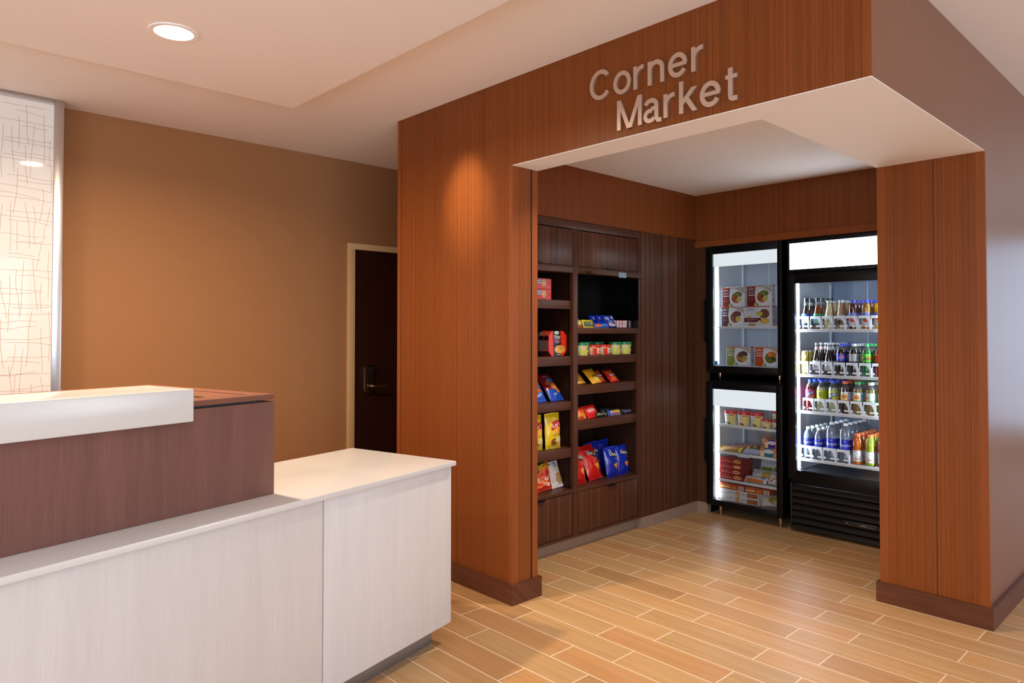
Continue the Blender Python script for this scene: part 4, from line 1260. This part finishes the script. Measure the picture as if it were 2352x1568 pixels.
ch4 = [('r', 0, 0, 1, 1, (218, 222, 232)), ('r', 0, .955, .9, 1, (206, 90, 40)), ('e', .70, .56, .26, .36, (236, 238, 244)), ('e', .72, .62, .18, .24, (120, 84, 62)), ('e', .55, .62, .12, .12, (206, 190, 80)), ('e', .72, .26, .18, .14, (222, 180, 80)), ('e', .18, .44, .08, .08, (214, 196, 90)), ('t', 'LUVO', .22, .84, .11, .26, 0, (84, 92, 120)), ('r', 0, .20, .60, .42, (110, 26, 22)), ('r', .08, .34, .5, .37, (200, 150, 140)), ('r', .08, .28, .4, .30, (190, 130, 120)), ('e', .54, .20, .06, .09, (232, 206, 200)), ('e', .28, .08, .14, .08, (196, 150, 80))]
box_item('frozen_meal_box', 'white meal carton with a maroon band, lower right of the stack in the upper freezer', 'frozen meal', .228, .05, .1525, (226, 230, 236), ch4, MSIDE, (), (), (.001, 2.498, 1.4852), 0, 'frozen meal cartons')
box_item('frozen_meal_box', 'red and tan meal carton cut off by the door frame at the right', 'frozen meal', .044, .05, .148, (190, 150, 130), [('r', 0, .72, 1, 1, (130, 24, 30)), ('e', .5, .4, .4, .3, (196, 130, 80)), ('r', 0, 0, 1, .1, (120, 40, 40))], (), (), (), (.1475, 2.560, 1.4852), 0, 'frozen meal cartons')
box_item('frozen_meal_box', 'green striped meal carton on the floor of the upper freezer', 'frozen meal', .206, .05, .146, (210, 212, 216), meal(DG, ((170, 110, 50), (80, 60, 56), (196, 180, 90))), MSIDE, (), (), (-.166, 2.50, 1.1787), 0, 'frozen meal cartons')
box_item('frozen_meal_box', 'orange striped meal carton on the floor of the upper freezer', 'frozen meal', .200, .05, .146, (210, 212, 216), meal(DO_, ((110, 110, 44), (206, 120, 50), (80, 96, 40))), MSIDE, (), (), (.070, 2.50, 1.1787), 0, 'frozen meal cartons')

# ------------------------------------------------------------------ lower freezer contents
CRM = (232, 222, 190)
def ice(v):
    return [('r', 0, 0, 1, 1, (222, 214, 186)), ('p', [(.52, 0), (1, 0), (1, .8), (.52, .8)], (226, 208, 120)), ('r', .5, .66, 1, .74, (214, 110, 70)), ('e', .30, .66, .24, .10, (236, 240, 244)), ('t', 'Häagen-Dazs', .30, .66, .07, .40, -3, (50, 70, 120)), ('r', .14, .44, .46, .46, (170, 160, 130)), ('e', .36, .12, .14, .09, v), ('e', .56, .10, .12, .08, tuple(int(c * .8) for c in v))]
for i, (x, y, v, lab) in enumerate(((-.2545, 2.515, (120, 126, 110), 'pint of ice cream with a red lid, leftmost of the three'), (-.1405, 2.512, (170, 90, 60), 'pint of ice cream with a red lid, middle of the three'), (-.031, 2.508, (110, 110, 96), 'pint of ice cream with a red lid, right of the three'))):
    tub_item('ice_cream_pint', lab, 'ice cream', .041, .0500, .108, CRM, (196, 44, 56), ice(v), (x, y, .7132), R(8), 'ice cream pints', .022)
for i, (x, y, z, lab) in enumerate(((.0545, 2.492, .7132, 'small ice cream cup right beside the large pints'), (.131, 2.505, .7132, 'small ice cream cup under another at the right of the freezer'), (.131, 2.507, .7132 + .0655, 'small ice cream cup stacked on top of another'))):
    tub_item('ice_cream_cup', lab, 'ice cream', .031, .037, .064, CRM, (190, 50, 44), ice((90, 70, 50)), (x, y, z), R(8), 'small ice cream cups', .012)
# second shelf: wrapped bars, small ice cream cartons
GB = [('r', .0, .0, 1, .28, (150, 110, 50)), ('t', 'ALMOND', .5, .62, .4, .62, 0, (226, 160, 160)), ('r', .9, 0, 1, 1, (226, 196, 60))]
bars = [(-.245, 2.475, (176, 136, 60), GB, 'golden wrapped ice cream bar at the front left of the freezer shelf'), (-.225, 2.545, (120, 80, 40), GB, 'brown wrapped bar second from the front at the left'), (-.205, 2.615, (90, 60, 40), GB, 'dark brown wrapped bar third from the front at the left'), (-.185, 2.685, (84, 50, 44), GB, 'dark red brown wrapped bar fourth from the front at the left'),
        (-.060, 2.475, (150, 156, 190), [('t', 'SNICKERS', .5, .5, .5, .8, 0, (236, 236, 248))], 'grey violet wrapped bar with white lettering near the middle'), (-.05, 2.545, (90, 100, 80), (), 'olive wrapped bar behind the violet lettered one'), (-.04, 2.615, (40, 34, 40), (), 'black wrapped bar furthest back near the middle')]
for i, (x, y, c, g, lab) in enumerate(bars):
    bag_item('ice_cream_bar', lab, 'ice cream bar', .185 if i < 4 else .15, .06, .03, c, g, (x, y, .5003), 0, R(58), 0, 'wrapped ice cream bars', 70 + i, .003)
def hd(c):
    return [('r', 0, 0, 1, 1, (214, 130, 84)), ('r', 0, .0, .2, .62, (232, 206, 170)), ('r', .22, 0, .66, 1, c), ('e', .44, .62, .26, .22, (226, 232, 238)), ('t', 'Häagen-Dazs', .44, .62, .12, .40, 0, (60, 80, 110)), ('e', .88, .28, .1, .16, (240, 220, 190))]
box_item('ice_cream_box', 'small carton with a teal stripe at the right of the freezer shelf', 'ice cream', .150, .075, .068, (214, 130, 84), hd((20, 120, 140)), loc=(.093, 2.50, .5003), group='ice cream cartons')
box_item('ice_cream_box', 'small carton with a purple stripe stacked on the teal one', 'ice cream', .125, .075, .062, (214, 130, 84), hd((70, 40, 140)), loc=(.109, 2.515, .5687), group='ice cream cartons')
bag_item('frozen_bag', 'clear wrapped sandwich propped at the back of the freezer shelf', 'frozen snack', .10, .12, .03, (150, 120, 100), [('e', .5, .4, .3, .2, (206, 150, 96))], (-.06, 2.73, .5003), 0, R(12), R(-14), None, 80)
bag_item('frozen_bag', 'pinkish wrapped snack propped at the back right of the freezer shelf', 'frozen snack', .09, .12, .03, (150, 110, 110), (), (.04, 2.72, .5003), 0, R(12), R(12), None, 81)
# third shelf: red cartons, wraps
TO = [('r', 0, 0, 1, 1, (150, 22, 20)), ('t', 'STOUFFERS', .26, .80, .16, .26, -2, (220, 120, 110)), ('t', 'SaraOne', .30, .45, .30, .42, -2, (236, 170, 160)), ('r', .3, .3, .62, .34, (210, 110, 100))]
piz = [('e', .76, .52, .17, .36, (226, 170, 110)), ('e', .70, .5, .035, .09, (120, 40, 26)), ('e', .78, .40, .035, .09, (120, 40, 26)), ('e', .84, .6, .035, .09, (120, 40, 26))]
for i in range(4):
    g = TO + (piz if i != 2 else [('e', .76, .52, .17, .30, (226, 180, 110))])
    box_item('frozen_pizza_box', ['bottom red carton of the stack of four in the lower freezer', 'second red carton from the bottom of the stack of four', 'third red carton from the bottom of the stack of four', 'top red carton of the stack of four in the lower freezer'][i], 'frozen snack', .192, .16, .0405, (150, 22, 20), g, loc=(-.2265 + (.004, -.004, .002, .003)[i], 2.54, .2853 + i * .0412), group='red frozen cartons')
bag_item('frozen_bag', 'white and orange wrap lying at the front of the third freezer shelf', 'frozen snack', .175, .055, .04, (226, 226, 232), [('r', .1, 0, .9, .4, (214, 120, 60)), ('e', .85, .75, .1, .2, (90, 150, 200))], (-.04, 2.485, .2853), 0, R(45), 0, None, 82)
bag_item('frozen_bag', 'white frozen meal bag with green and yellow food, on top of the wraps', 'frozen snack', .19, .09, .05, (206, 208, 214), [('t', 'LUVO', .28, .6, .2, .28, 0, (90, 96, 120)), ('e', .7, .5, .26, .3, (170, 150, 70)), ('e', .6, .2, .2, .14, (214, 130, 70))], (-.02, 2.565, .2905), 0, R(35), 0, None, 83)
bag_item('frozen_bag', 'white bag with a bright green band behind the other wraps', 'frozen snack', .19, .15, .05, (214, 218, 222), [('r', .08, .1, .6, .6, (110, 140, 50)), ('e', .8, .4, .18, .3, (150, 130, 80))], (0.0, 2.655, .2905), 0, R(20), 0, None, 84)
bag_item('frozen_bag', 'crumpled white and red wrapper at the right front of the third freezer shelf', 'frozen snack', .11, .075, .05, (214, 210, 212), [('p', [(.1, .2), (.5, .7), (.6, .6), (.2, .1)], (196, 120, 90)), ('r', .5, .1, .9, .3, (206, 130, 80))], (.115, 2.50, .2853), R(10), R(30), R(8), None, 85, .008)
# floor: cartons
OR_ = [('r', 0, 0, 1, 1, (176, 66, 30)), ('r', .03, .18, .42, .56, (226, 176, 96)), ('t', 'ORGANIC', .26, .78, .16, .24, 0, (226, 150, 120)), ('e', .58, .4, .12, .3, (206, 110, 30)), ('r', .78, .06, .99, .80, (214, 200, 190)), ('r', .82, .12, .84, .72, (80, 76, 74)), ('r', .86, .12, .87, .72, (80, 76, 74)), ('r', .89, .12, .92, .72, (80, 76, 74)), ('r', .94, .12, .95, .72, (80, 76, 74))]
box_item('frozen_meal_box', 'orange carton lying on top at the left of the freezer floor', 'frozen meal', .205, .15, .042, (176, 66, 30), OR_, loc=(-.226, 2.545, .2085), group='cartons on the freezer floor')
box_item('frozen_meal_box', 'orange carton lying on top at the middle of the freezer floor', 'frozen meal', .200, .15, .042, (176, 66, 30), OR_, loc=(-.018, 2.548, .2085), group='cartons on the freezer floor')
WB = [('r', 0, 0, 1, 1, (214, 206, 204)), ('r', .04, .2, .34, .30, (150, 140, 80)), ('r', .05, .55, .3, .60, (180, 172, 170)), ('t', 'LUVO', .56, .52, .34, .32, 0, (120, 96, 96)), ('e', .90, .5, .11, .40, (206, 150, 90)), ('r', .965, 0, 1, 1, (214, 130, 70))]
WB2 = [('r', 0, 0, 1, 1, (214, 206, 204)), ('t', 'LUVO', .2, .5, .36, .28, 0, (120, 96, 96)), ('r', .40, .12, .96, .86, (156, 74, 40)), ('r', .44, .56, .7, .62, (200, 140, 110)), ('r', .44, .40, .66, .45, (200, 140, 110))]
for k in range(2):
    box_item('frozen_meal_box', ('upper' if k else 'lower') + ' white carton at the left of the freezer floor', 'frozen meal', .168, .15, .044, (214, 206, 204), WB, loc=(-.245, 2.542, .1185 + k * .0448), group='cartons on the freezer floor')
    box_item('frozen_meal_box', ('upper' if k else 'lower') + ' white and brown carton at the middle of the freezer floor', 'frozen meal', .158, .15, .044, (214, 206, 204), WB2, loc=(-.080, 2.542, .1185 + k * .0448), group='cartons on the freezer floor')
bag_item('frozen_bag', 'white bag with green vegetables at the right of the freezer floor', 'frozen snack', .165, .085, .045, (206, 196, 186), [('e', .62, .5, .3, .36, (140, 130, 60)), ('e', .8, .3, .18, .2, (160, 140, 70))], (.09, 2.505, .1183), R(6), R(30), R(-6), None, 86, .006)

# ------------------------------------------------------------------ bottles and cans
def liquid(c, rough=.08, trans=0.35):
    return pm(c, rough, 0, 1.0, trans)

def bottle(name, label, prof, zsplit, lq, air, capc, capr, capz, lab=None, loc=(0, 0, 0), rotz=0.0, group=None, neck=None, n=18):
    """lathe bottle; prof [(r,z)...]; liquid material below zsplit, clear above; cap at capz"""
    t = thing(name, label, 'drink', loc, rotz, group)
    p = Part()
    cut = (prof_r(prof, zsplit), zsplit)
    lo_ = [q for q in prof if q[1] < zsplit - 1e-5] + [cut]
    hi_ = [cut] + [q for q in prof if q[1] > zsplit + 1e-5]
    p.lathe(lo_, n, lq)
    if len(hi_) > 1:
        p.lathe(hi_, n, air)
    p.build('bottle', t)
    p = Part()
    z0, z1 = capz
    p.lathe([(capr, z0), (capr, z1 - .002), (capr * .93, z1), (.0008, z1)], n, pm(capc, .35, 0, .3))
    p.build('cap', t)
    if lab:
        lz0, lz1, base, gfx = lab
        p = Part()
        def rad(z):
            for (ra, za), (rb, zb) in zip(prof, prof[1:]):
                if za <= z <= zb:
                    return ra + (rb - ra) * (z - za) / max(1e-6, zb - za)
            return prof[-1][0]
        m = base if not isinstance(base, tuple) else pm(base, .35, 0, .4)
        p.lathe([(rad(lz0 + (lz1 - lz0) * k / 5) + .0006, lz0 + (lz1 - lz0) * k / 5) for k in range(6)], n, m, cap=False)
        if gfx:
            Wd, Hd = 2.6 * rad(lz0), lz1 - lz0
            def mp(x, y, o):
                a = -PI / 2 + (x / Wd - .5) * 2.6
                rr = rad(lz0 + y) + .0009 + o
                return Vector((rr * math.cos(a), rr * math.sin(a), lz0 + y))
            p.decal(gfx, Wd, Hd, mp, step=.008)
        p.build('label', t)
    if neck:
        za, zb, c = neck
        p = Part()
        p.lathe([(prof_r(prof, za) + .0006, za), (prof_r(prof, zb) + .0006, zb)], n, pm(c, .4), cap=False)
        p.build('neck_label', t)
    return t

def prof_r(prof, z):
    for (ra, za), (rb, zb) in zip(prof, prof[1:]):
        if za <= z <= zb:
            return ra + (rb - ra) * (z - za) / max(1e-6, zb - za)
    return prof[-1][0]

AIR = pm((205, 216, 225), .05, 0, 1.0, .85)
P_TEA = [(.026, 0), (.031, .004), (.032, .01), (.032, .085), (.030, .105), (.021, .145), (.0145, .18), (.0135, .205), (.0145, .212)]
P_FRAP = [(.028, 0), (.033, .005), (.034, .02), (.0335, .07), (.031, .10), (.025, .135), (.0205, .155), (.0195, .185), (.0205, .192)]
P_JUICE = [(.028, 0), (.032, .004), (.0325, .02), (.032, .11), (.0325, .118), (.033, .14), (.030, .165), (.021, .182), (.0165, .186), (.0165, .192)]
P_BEER = [(.026, 0), (.0305, .004), (.031, .01), (.031, .105), (.029, .125), (.0185, .160), (.0145, .185), (.0128, .212), (.0135, .218)]
P_SODA = [(.022, 0), (.028, .004), (.033, .022), (.0335, .05), (.032, .075), (.0325, .095), (.0342, .10), (.0345, .155), (.032, .175), (.020, .197), (.0125, .204), (.0122, .212)]
P_TEA20 = [(.027, 0), (.033, .006), (.0345, .02), (.033, .05), (.0335, .085), (.0345, .09), (.0345, .155), (.033, .17), (.022, .196), (.0145, .204), (.0142, .212)]
P_WAT = [(.024, 0), (.030, .005), (.0325, .02), (.0315, .04), (.0325, .06), (.0315, .08), (.0325, .095), (.0325, .15), (.030, .175), (.018, .20), (.0125, .205), (.0125, .214)]
P_WATL = [(.027, 0), (.035, .006), (.040, .025), (.0385, .06), (.040, .09), (.040, .155), (.041, .17), (.0415, .195), (.037, .225), (.020, .252), (.0125, .256), (.0125, .264)]
P_SPORT = [(.028, 0), (.033, .004), (.0335, .012), (.033, .02), (.0335, .10), (.0315, .115), (.034, .125), (.0345, .145), (.030, .17), (.021, .19), (.0185, .196), (.0185, .20)]

ROWS = [1.4617, 1.1362, .8722, .5292]
ROWN = ['top', 'second', 'third', 'bottom']
NTH = ['front of', 'second in', 'third in', 'fourth in', 'fifth in']
YB0, PIT = 2.5105, .076
lanes = []
def lane(row, x, depth, mk, desc, guard=True, pitch=PIT, z=None):
    zz = z if z is not None else ROWS[row]
    first = None
    grp = desc + 's in one lane of the drinks cooler'
    for k in range(depth):
        lab = '%s, %s lane, %s shelf' % (desc.rstrip(','), NTH[k], ROWN[row])
        loc_ = (x, YB0 + (.007 if 'tall' in desc else 0) + k * pitch, zz)
        if first is None:
            first = mk(lab, loc_, grp)
        else:
            dup(first, loc_, first.rotation_euler.z + (k * 37 % 23 - 11) * .02, lab)
    lanes.append((row, x, desc, guard))

YW = R(14)
def simple(prof, zs, lq, capc, capr, capz, lab, neck=None, name='drink_bottle', air=None):
    def mk(label, loc_, grp):
        return bottle(name, label, prof, zs, lq, air or AIR, capc, capr, capz, lab, loc_, YW, grp, neck)
    return mk

tl = lambda c, c2: (.02, .088, (18, 26, 40), [('r', .12, .25, .8, .72, (110, 180, 190)), ('r', .3, .35, .8, .6, (190, 220, 130)), ('e', .3, .3, .16, .18, (170, 190, 150)), ('t', 'PURE LEAF', .45, .84, .12, .6, 0, WHITE)])
L = lambda row, k: .3565 + .0838 * k
lane(0, .354, 4, simple(P_TEA, .17, liquid((40, 20, 12)), (16, 20, 26), .0165, (.196, .226), (.02, .112, (24, 34, 60), [('r', 0, .78, 1, 1, (60, 100, 200)), ('r', .15, .25, .8, .70, (110, 180, 190)), ('e', .62, .45, .2, .15, (196, 220, 120)), ('t', 'PURE LEAF', .45, .74, .07, .6, 0, WHITE)])), 'dark tea bottle with a blue band')
lane(0, .4405, 4, simple(P_TEA, .17, liquid((140, 62, 18)), (16, 20, 26), .0165, (.196, .226), (.02, .112, (24, 40, 44), [('r', 0, .78, 1, 1, (40, 140, 90)), ('r', .15, .25, .8, .70, (110, 180, 190)), ('e', .62, .45, .2, .15, (120, 180, 150)), ('t', 'PURE LEAF', .45, .74, .07, .6, 0, WHITE)])), 'amber tea bottle with a green band')
lane(0, .524, 4, simple(P_FRAP, .186, liquid((206, 190, 140), .12, .05), (196, 200, 200), .0212, (.188, .203), (.03, .10, (210, 200, 160), [('r', .3, .75, .8, .95, (170, 190, 210)), ('r', .2, .4, .8, .44, (150, 140, 100)), ('r', .45, .2, .5, .6, (110, 100, 70))])), 'cream coloured coffee drink bottle')
lane(0, .6075, 4, simple(P_FRAP, .186, liquid((176, 140, 104), .12, .05), (196, 200, 200), .0212, (.188, .203), (.03, .10, (110, 84, 66), [('r', .2, .78, .9, .98, (190, 196, 206)), ('e', .5, .3, .3, .2, (60, 32, 20)), ('r', .2, .5, .8, .54, (226, 220, 214))])), 'mocha coloured coffee drink bottle')
JL = lambda fruit, a: (.018, .112, (226, 228, 236), [('r', 0, .78, 1, 1, (110, 130, 220)), ('t', 'Tropicana', .45, .88, .09, .7, 0, (30, 40, 90)), ('e', .5, .48, .24, .18, fruit), ('e', .34, .58, .14, .09, a), ('r', .1, .1, .8, .16, (200, 206, 226))])
lane(0, .689, 4, simple(P_JUICE, .175, liquid((80, 16, 20)), (50, 60, 210), .0185, (.184, .201), JL((206, 40, 50), (226, 70, 80))), 'dark red juice bottle with a blue cap')
lane(0, .775, 4, simple(P_JUICE, .175, liquid((180, 120, 30)), (50, 60, 210), .0185, (.184, .201), JL((200, 50, 40), (50, 150, 80))), 'apple juice bottle with a blue cap')
lane(0, .858, 4, simple(P_JUICE, .175, liquid((240, 190, 10), .1, .1), (110, 110, 230), .0185, (.184, .201), JL((240, 190, 60), (226, 80, 60))), 'orange juice bottle with a blue cap')

def can(label, loc_, grp):
    t = thing('drink_can', label, 'drink', loc_, YW, grp)
    g = (214, 186, 96)
    p = Part()
    m = pm(g, .3, .85)
    p.lathe([(.024, 0), (.0265, .003), (.0275, .010), (.0275, .150), (.0245, .160), (.0235, .163)], 22, m)
    def mp(x, y, o):
        a = -PI / 2 + (x / .07 - .5) * 2.5
        return Vector(((.0278 + o) * math.cos(a), (.0278 + o) * math.sin(a), .015 + y))
    p.decal([('t', 'doubleshot', .5, .55, .09, .8, 90, (150, 110, 40)), ('e', .5, .85, .3, .08, (226, 204, 130)), ('r', .3, .05, .7, .3, (226, 200, 120))], .07, .13, mp, step=.01)
    p.build('can', t)
    Part().lathe([(.0242, .1632), (.0242, .1665), (.0225, .167), (.0215, .1640), (.001, .1640)], 22, pm((205, 206, 208), .3, .9)).build('lid', t)
    return t
lane(1, .347, 3, can, 'gold drink can', pitch=.07)
BL = lambda c: (.03, .10, (206, 206, 212), [('e', .5, .72, .3, .2, (232, 232, 234)), ('t', 'GRAND', .5, .72, .12, .4, 0, c), ('r', .2, .40, .8, .46, c), ('r', .2, .24, .8, .28, (180, 176, 180)), ('r', .1, .02, .9, .08, c)])
lane(1, .4335, 5, simple(P_BEER, .195, liquid((22, 12, 8), .06, .15), (214, 218, 222), .0142, (.2135, .2265), BL((170, 90, 90)), (.178, .20, (214, 190, 184)), 'beer_bottle', liquid((22, 12, 8), .06, .15)), 'dark beer bottle with a pink neck label')
lane(1, .519, 5, simple(P_BEER, .195, liquid((22, 12, 8), .06, .15), (214, 218, 222), .0142, (.2135, .2265), BL((120, 140, 150)), (.178, .20, (206, 216, 222)), 'beer_bottle', liquid((22, 12, 8), .06, .15)), 'dark beer bottle with a pale neck label')
PEP = (.101, .154, (24, 50, 190), [('e', .55, .5, .20, .34, WHITE), ('e', .55, .5, .18, .31, (30, 60, 200)), ('p', [(.37, .52), (.42, .70), (.52, .80), (.64, .78), (.73, .60), (.60, .58), (.48, .46)], (226, 40, 40)), ('p', [(.37, .50), (.48, .44), (.62, .56), (.73, .58), (.72, .50), (.60, .48), (.46, .34), (.40, .38)], WHITE)])
COLA = liquid((26, 10, 6), .05, .2)
lane(1, .6045, 5, simple(P_SODA, .182, COLA, (50, 70, 214), .0148, (.206, .224), PEP), 'cola bottle with a blue label and blue cap')
lane(1, .690, 5, simple(P_SODA, .182, COLA, (226, 230, 234), .0148, (.206, .224), (.101, .154, (176, 180, 186), [('r', .38, 0, .58, 1, (150, 146, 148)), ('r', .1, .0, .2, 1, (206, 208, 212)), ('r', .75, .3, .95, .7, (120, 126, 136))])), 'cola bottle with a silver label and white cap')
lane(1, .7765, 5, simple(P_SODA, .182, liquid((30, 150, 60), .06, .5), (40, 180, 100), .0148, (.206, .224), (.101, .154, (90, 196, 30), [('p', [(.2, .2), (.4, .8), (.5, .4), (.62, .8), (.8, .2)], (30, 120, 40)), ('e', .15, .5, .1, .25, (206, 220, 60)), ('t', 'DEW', .68, .45, .4, .3, 8, (220, 50, 40))])), 'green soda bottle with a green cap')
lane(1, .861, 3, simple(P_SODA, .182, liquid((150, 16, 20), .06, .3), (236, 110, 110), .0148, (.206, .224), (.101, .154, (206, 50, 26), [('e', .6, .4, .2, .3, (240, 190, 60)), ('r', 0, .9, 1, 1, (240, 180, 120))])), 'red soda bottle with a pink cap')

SNA = lambda base, a, b: (.092, .153, base, [('p', [(.1, .3), (.3, .7), (.85, .85), (.8, .5), (.3, .2)], a), ('t', 'Brisk', .5, .58, .35, .6, 22, WHITE), ('e', .7, .2, .2, .14, b), ('e', .3, .14, .16, .1, (110, 60, 160))])
lane(2, .383, 4, simple(P_TEA20, .175, liquid((120, 14, 22), .06, .35), (50, 90, 226), .016, (.206, .225), SNA((190, 60, 130), (70, 60, 180), (236, 150, 40))), 'red juice drink bottle with a purple label')
lane(2, .4655, 4, simple(P_TEA20, .175, liquid((206, 214, 180), .1, .35), (50, 90, 226), .016, (.206, .225), (.092, .153, (206, 210, 40), [('r', .25, .2, .55, .8, (160, 170, 30)), ('r', .6, .2, .95, .85, (176, 186, 20)), ('e', .4, .5, .08, .2, (120, 140, 40))])), 'lemonade bottle with its plain yellow label side out')
lane(2, .548, 4, simple(P_TEA20, .175, liquid((206, 214, 180), .1, .35), (50, 90, 226), .016, (.206, .225), SNA((196, 206, 60), (70, 90, 170), (226, 200, 40))), 'lemonade bottle with violet lettering on a yellow label')
LIP = lambda band, side: (.085, .152, (214, 220, 230), [('r', 0, 0, 1, .18, band), ('e', .4, .5, .24, .34, (246, 206, 70)), ('r', .22, .38, .58, .64, (206, 40, 36)), ('t', 'Lipton', .4, .51, .14, .30, 0, WHITE), ('r', .7, .2, .98, .9, side)])
lane(2, .6315, 4, simple(P_TEA20, .165, liquid((60, 22, 12), .06, .25), (232, 100, 50), .0195, (.206, .226), LIP((226, 80, 40), (196, 206, 226)), air=liquid((120, 110, 110), .08, .6)), 'dark iced tea bottle with an orange cap')
lane(2, .716, 4, simple(P_TEA20, .175, liquid((150, 128, 50), .08, .35), (20, 160, 90), .0195, (.206, .226), LIP((40, 150, 70), (110, 180, 220))), 'pale iced tea bottle with a green cap')
lane(2, .801, 4, simple(P_TEA20, .175, liquid((150, 128, 50), .08, .35), (226, 232, 232), .0195, (.206, .226), (.085, .152, (206, 226, 216), [('e', .15, .5, .16, .4, (226, 206, 110)), ('r', .05, .38, .28, .6, (206, 60, 50)), ('e', .7, .6, .2, .25, (236, 244, 240)), ('r', .3, 0, 1, .2, (130, 200, 130))])), 'pale iced tea bottle with a white cap')
lane(2, .880, 2, simple(P_TEA20, .175, liquid((80, 180, 50), .08, .35), (130, 220, 60), .016, (.206, .225), (.092, .153, (206, 226, 210), [('r', .2, .4, .6, .8, (40, 40, 40)), ('e', .5, .3, .2, .2, (226, 60, 90))])), 'green drink bottle cut off by the column edge')

WATER = pm((200, 216, 236), .06, 0, 1.0, .8)
AQ = (.090, .142, (14, 40, 190), [('t', 'AQUAFINA', .5, .5, .26, .82, 0, WHITE), ('p', [(.4, .78), (.5, .92), (.62, .78), (.55, .84)], (150, 180, 240)), ('r', .35, .28, .7, .31, (190, 200, 240))])
AQL = (.092, .158, (14, 40, 190), [('t', 'AQUAFINA', .5, .42, .26, .82, 0, WHITE), ('p', [(.4, .78), (.5, .92), (.62, .78), (.55, .84)], (150, 180, 240)), ('r', .35, .22, .7, .24, (190, 200, 240))])
lane(3, .365, 5, simple(P_WAT, .1995, WATER, (236, 240, 244), .0150, (.206, .224), AQ), 'small water bottle from the first water lane')
lane(3, .4435, 5, simple(P_WAT, .1995, WATER, (236, 240, 244), .0150, (.206, .224), AQ), 'small water bottle from the second water lane')
lane(3, .532, 4, simple(P_WATL, .2515, WATER, (236, 240, 244), .0155, (.2555, .272), AQL), 'tall water bottle from the third water lane', pitch=.086)
lane(3, .624, 5, simple(P_WATL, .2515, WATER, (236, 240, 244), .0155, (.2555, .272), AQL), 'tall water bottle from the fourth water lane', pitch=.086)
SPL = (.022, .098, (206, 212, 216), [('e', .5, .7, .3, .18, (236, 240, 242)), ('t', 'G2', .5, .7, .12, .2, 0, (90, 96, 110)), ('r', .3, .2, .7, .3, (226, 120, 60)), ('r', .9, 0, 1, 1, (150, 156, 160))])
for x, c, nm, dpt in ((.7095, (226, 110, 10), 'orange', 5), (.793, (170, 186, 30), 'lime green', 5), (.8725, (180, 40, 50), 'red', 4)):
    lane(3, x, dpt, simple(P_SPORT, .1955, liquid(c, .08, .3), (240, 120, 50), .021, (.1925, .212), SPL), nm + ' sports drink bottle with an orange cap', guard=False)

# clear lane guards clipped to the shelf fronts
def make_guard(label, loc_):
    t = thing('lane_guard', label, 'bottle holder', loc_, 0, 'lane guards of the drinks cooler')
    w = .0775
    y0, y1 = -.0026, 0.0
    out = [(-w/2, .0), (-w/2, .092), (w/2, .092), (w/2, .0), (w/2 - .006, 0), (w/2 - .006, .014), (w/2 - .034, .014), (w/2 - .038, .019), (w/2 - .034, .026),
           (w/2 - .010, .026), (w/2 - .008, .034), (w/2 - .018, .060), (w/2 - .024, .070), (w/2 - .032, .074), (-w/2 + .010, .074), (-w/2 + .004, .068), (-w/2 + .003, .030), (-w/2 + .015, .026), (-w/2 + .017, .020), (-w/2 + .015, .014), (-w/2 + .003, .014), (-w/2 + .003, 0)]
    p = Part()
    p.prism(out, 'y', y0, y1, M_GUARD)
    p.build('front_guard', t)
    p = Part()
    p.box(w/2 + .0002, w/2 + .0008, 0, .30, .0, .06, M_GUARD)
    p.build('divider', t)
    return t
gfirst = None
for (row, x, desc, g) in lanes:
    if not g:
        continue
    lab = 'lane guard before the %s lane, %s shelf' % (desc.replace(' bottle', '').replace(' with its plain yellow label side out', ' plain label').replace(' with violet lettering on a yellow label', ' violet lettered').replace(' cut off by the column edge', ''), ROWN[row])
    if row == 3:
        lab = 'lane guard before the %s water lane, bottom shelf' % (['first', 'second', 'third', 'fourth'][[.365, .4435, .532, .624].index(x)])
    k = round((x - .355) / .0838)
    xx = x
    loc_ = (xx, 2.4715, ROWS[row] + .0006)
    if gfirst is None:
        gfirst = make_guard(lab, loc_)
    else:
        gd = dup(gfirst, loc_, 0, lab)
        if row == 3:
            gd.scale = ((1.14 if x > .5 else 0.98), 1, 1)
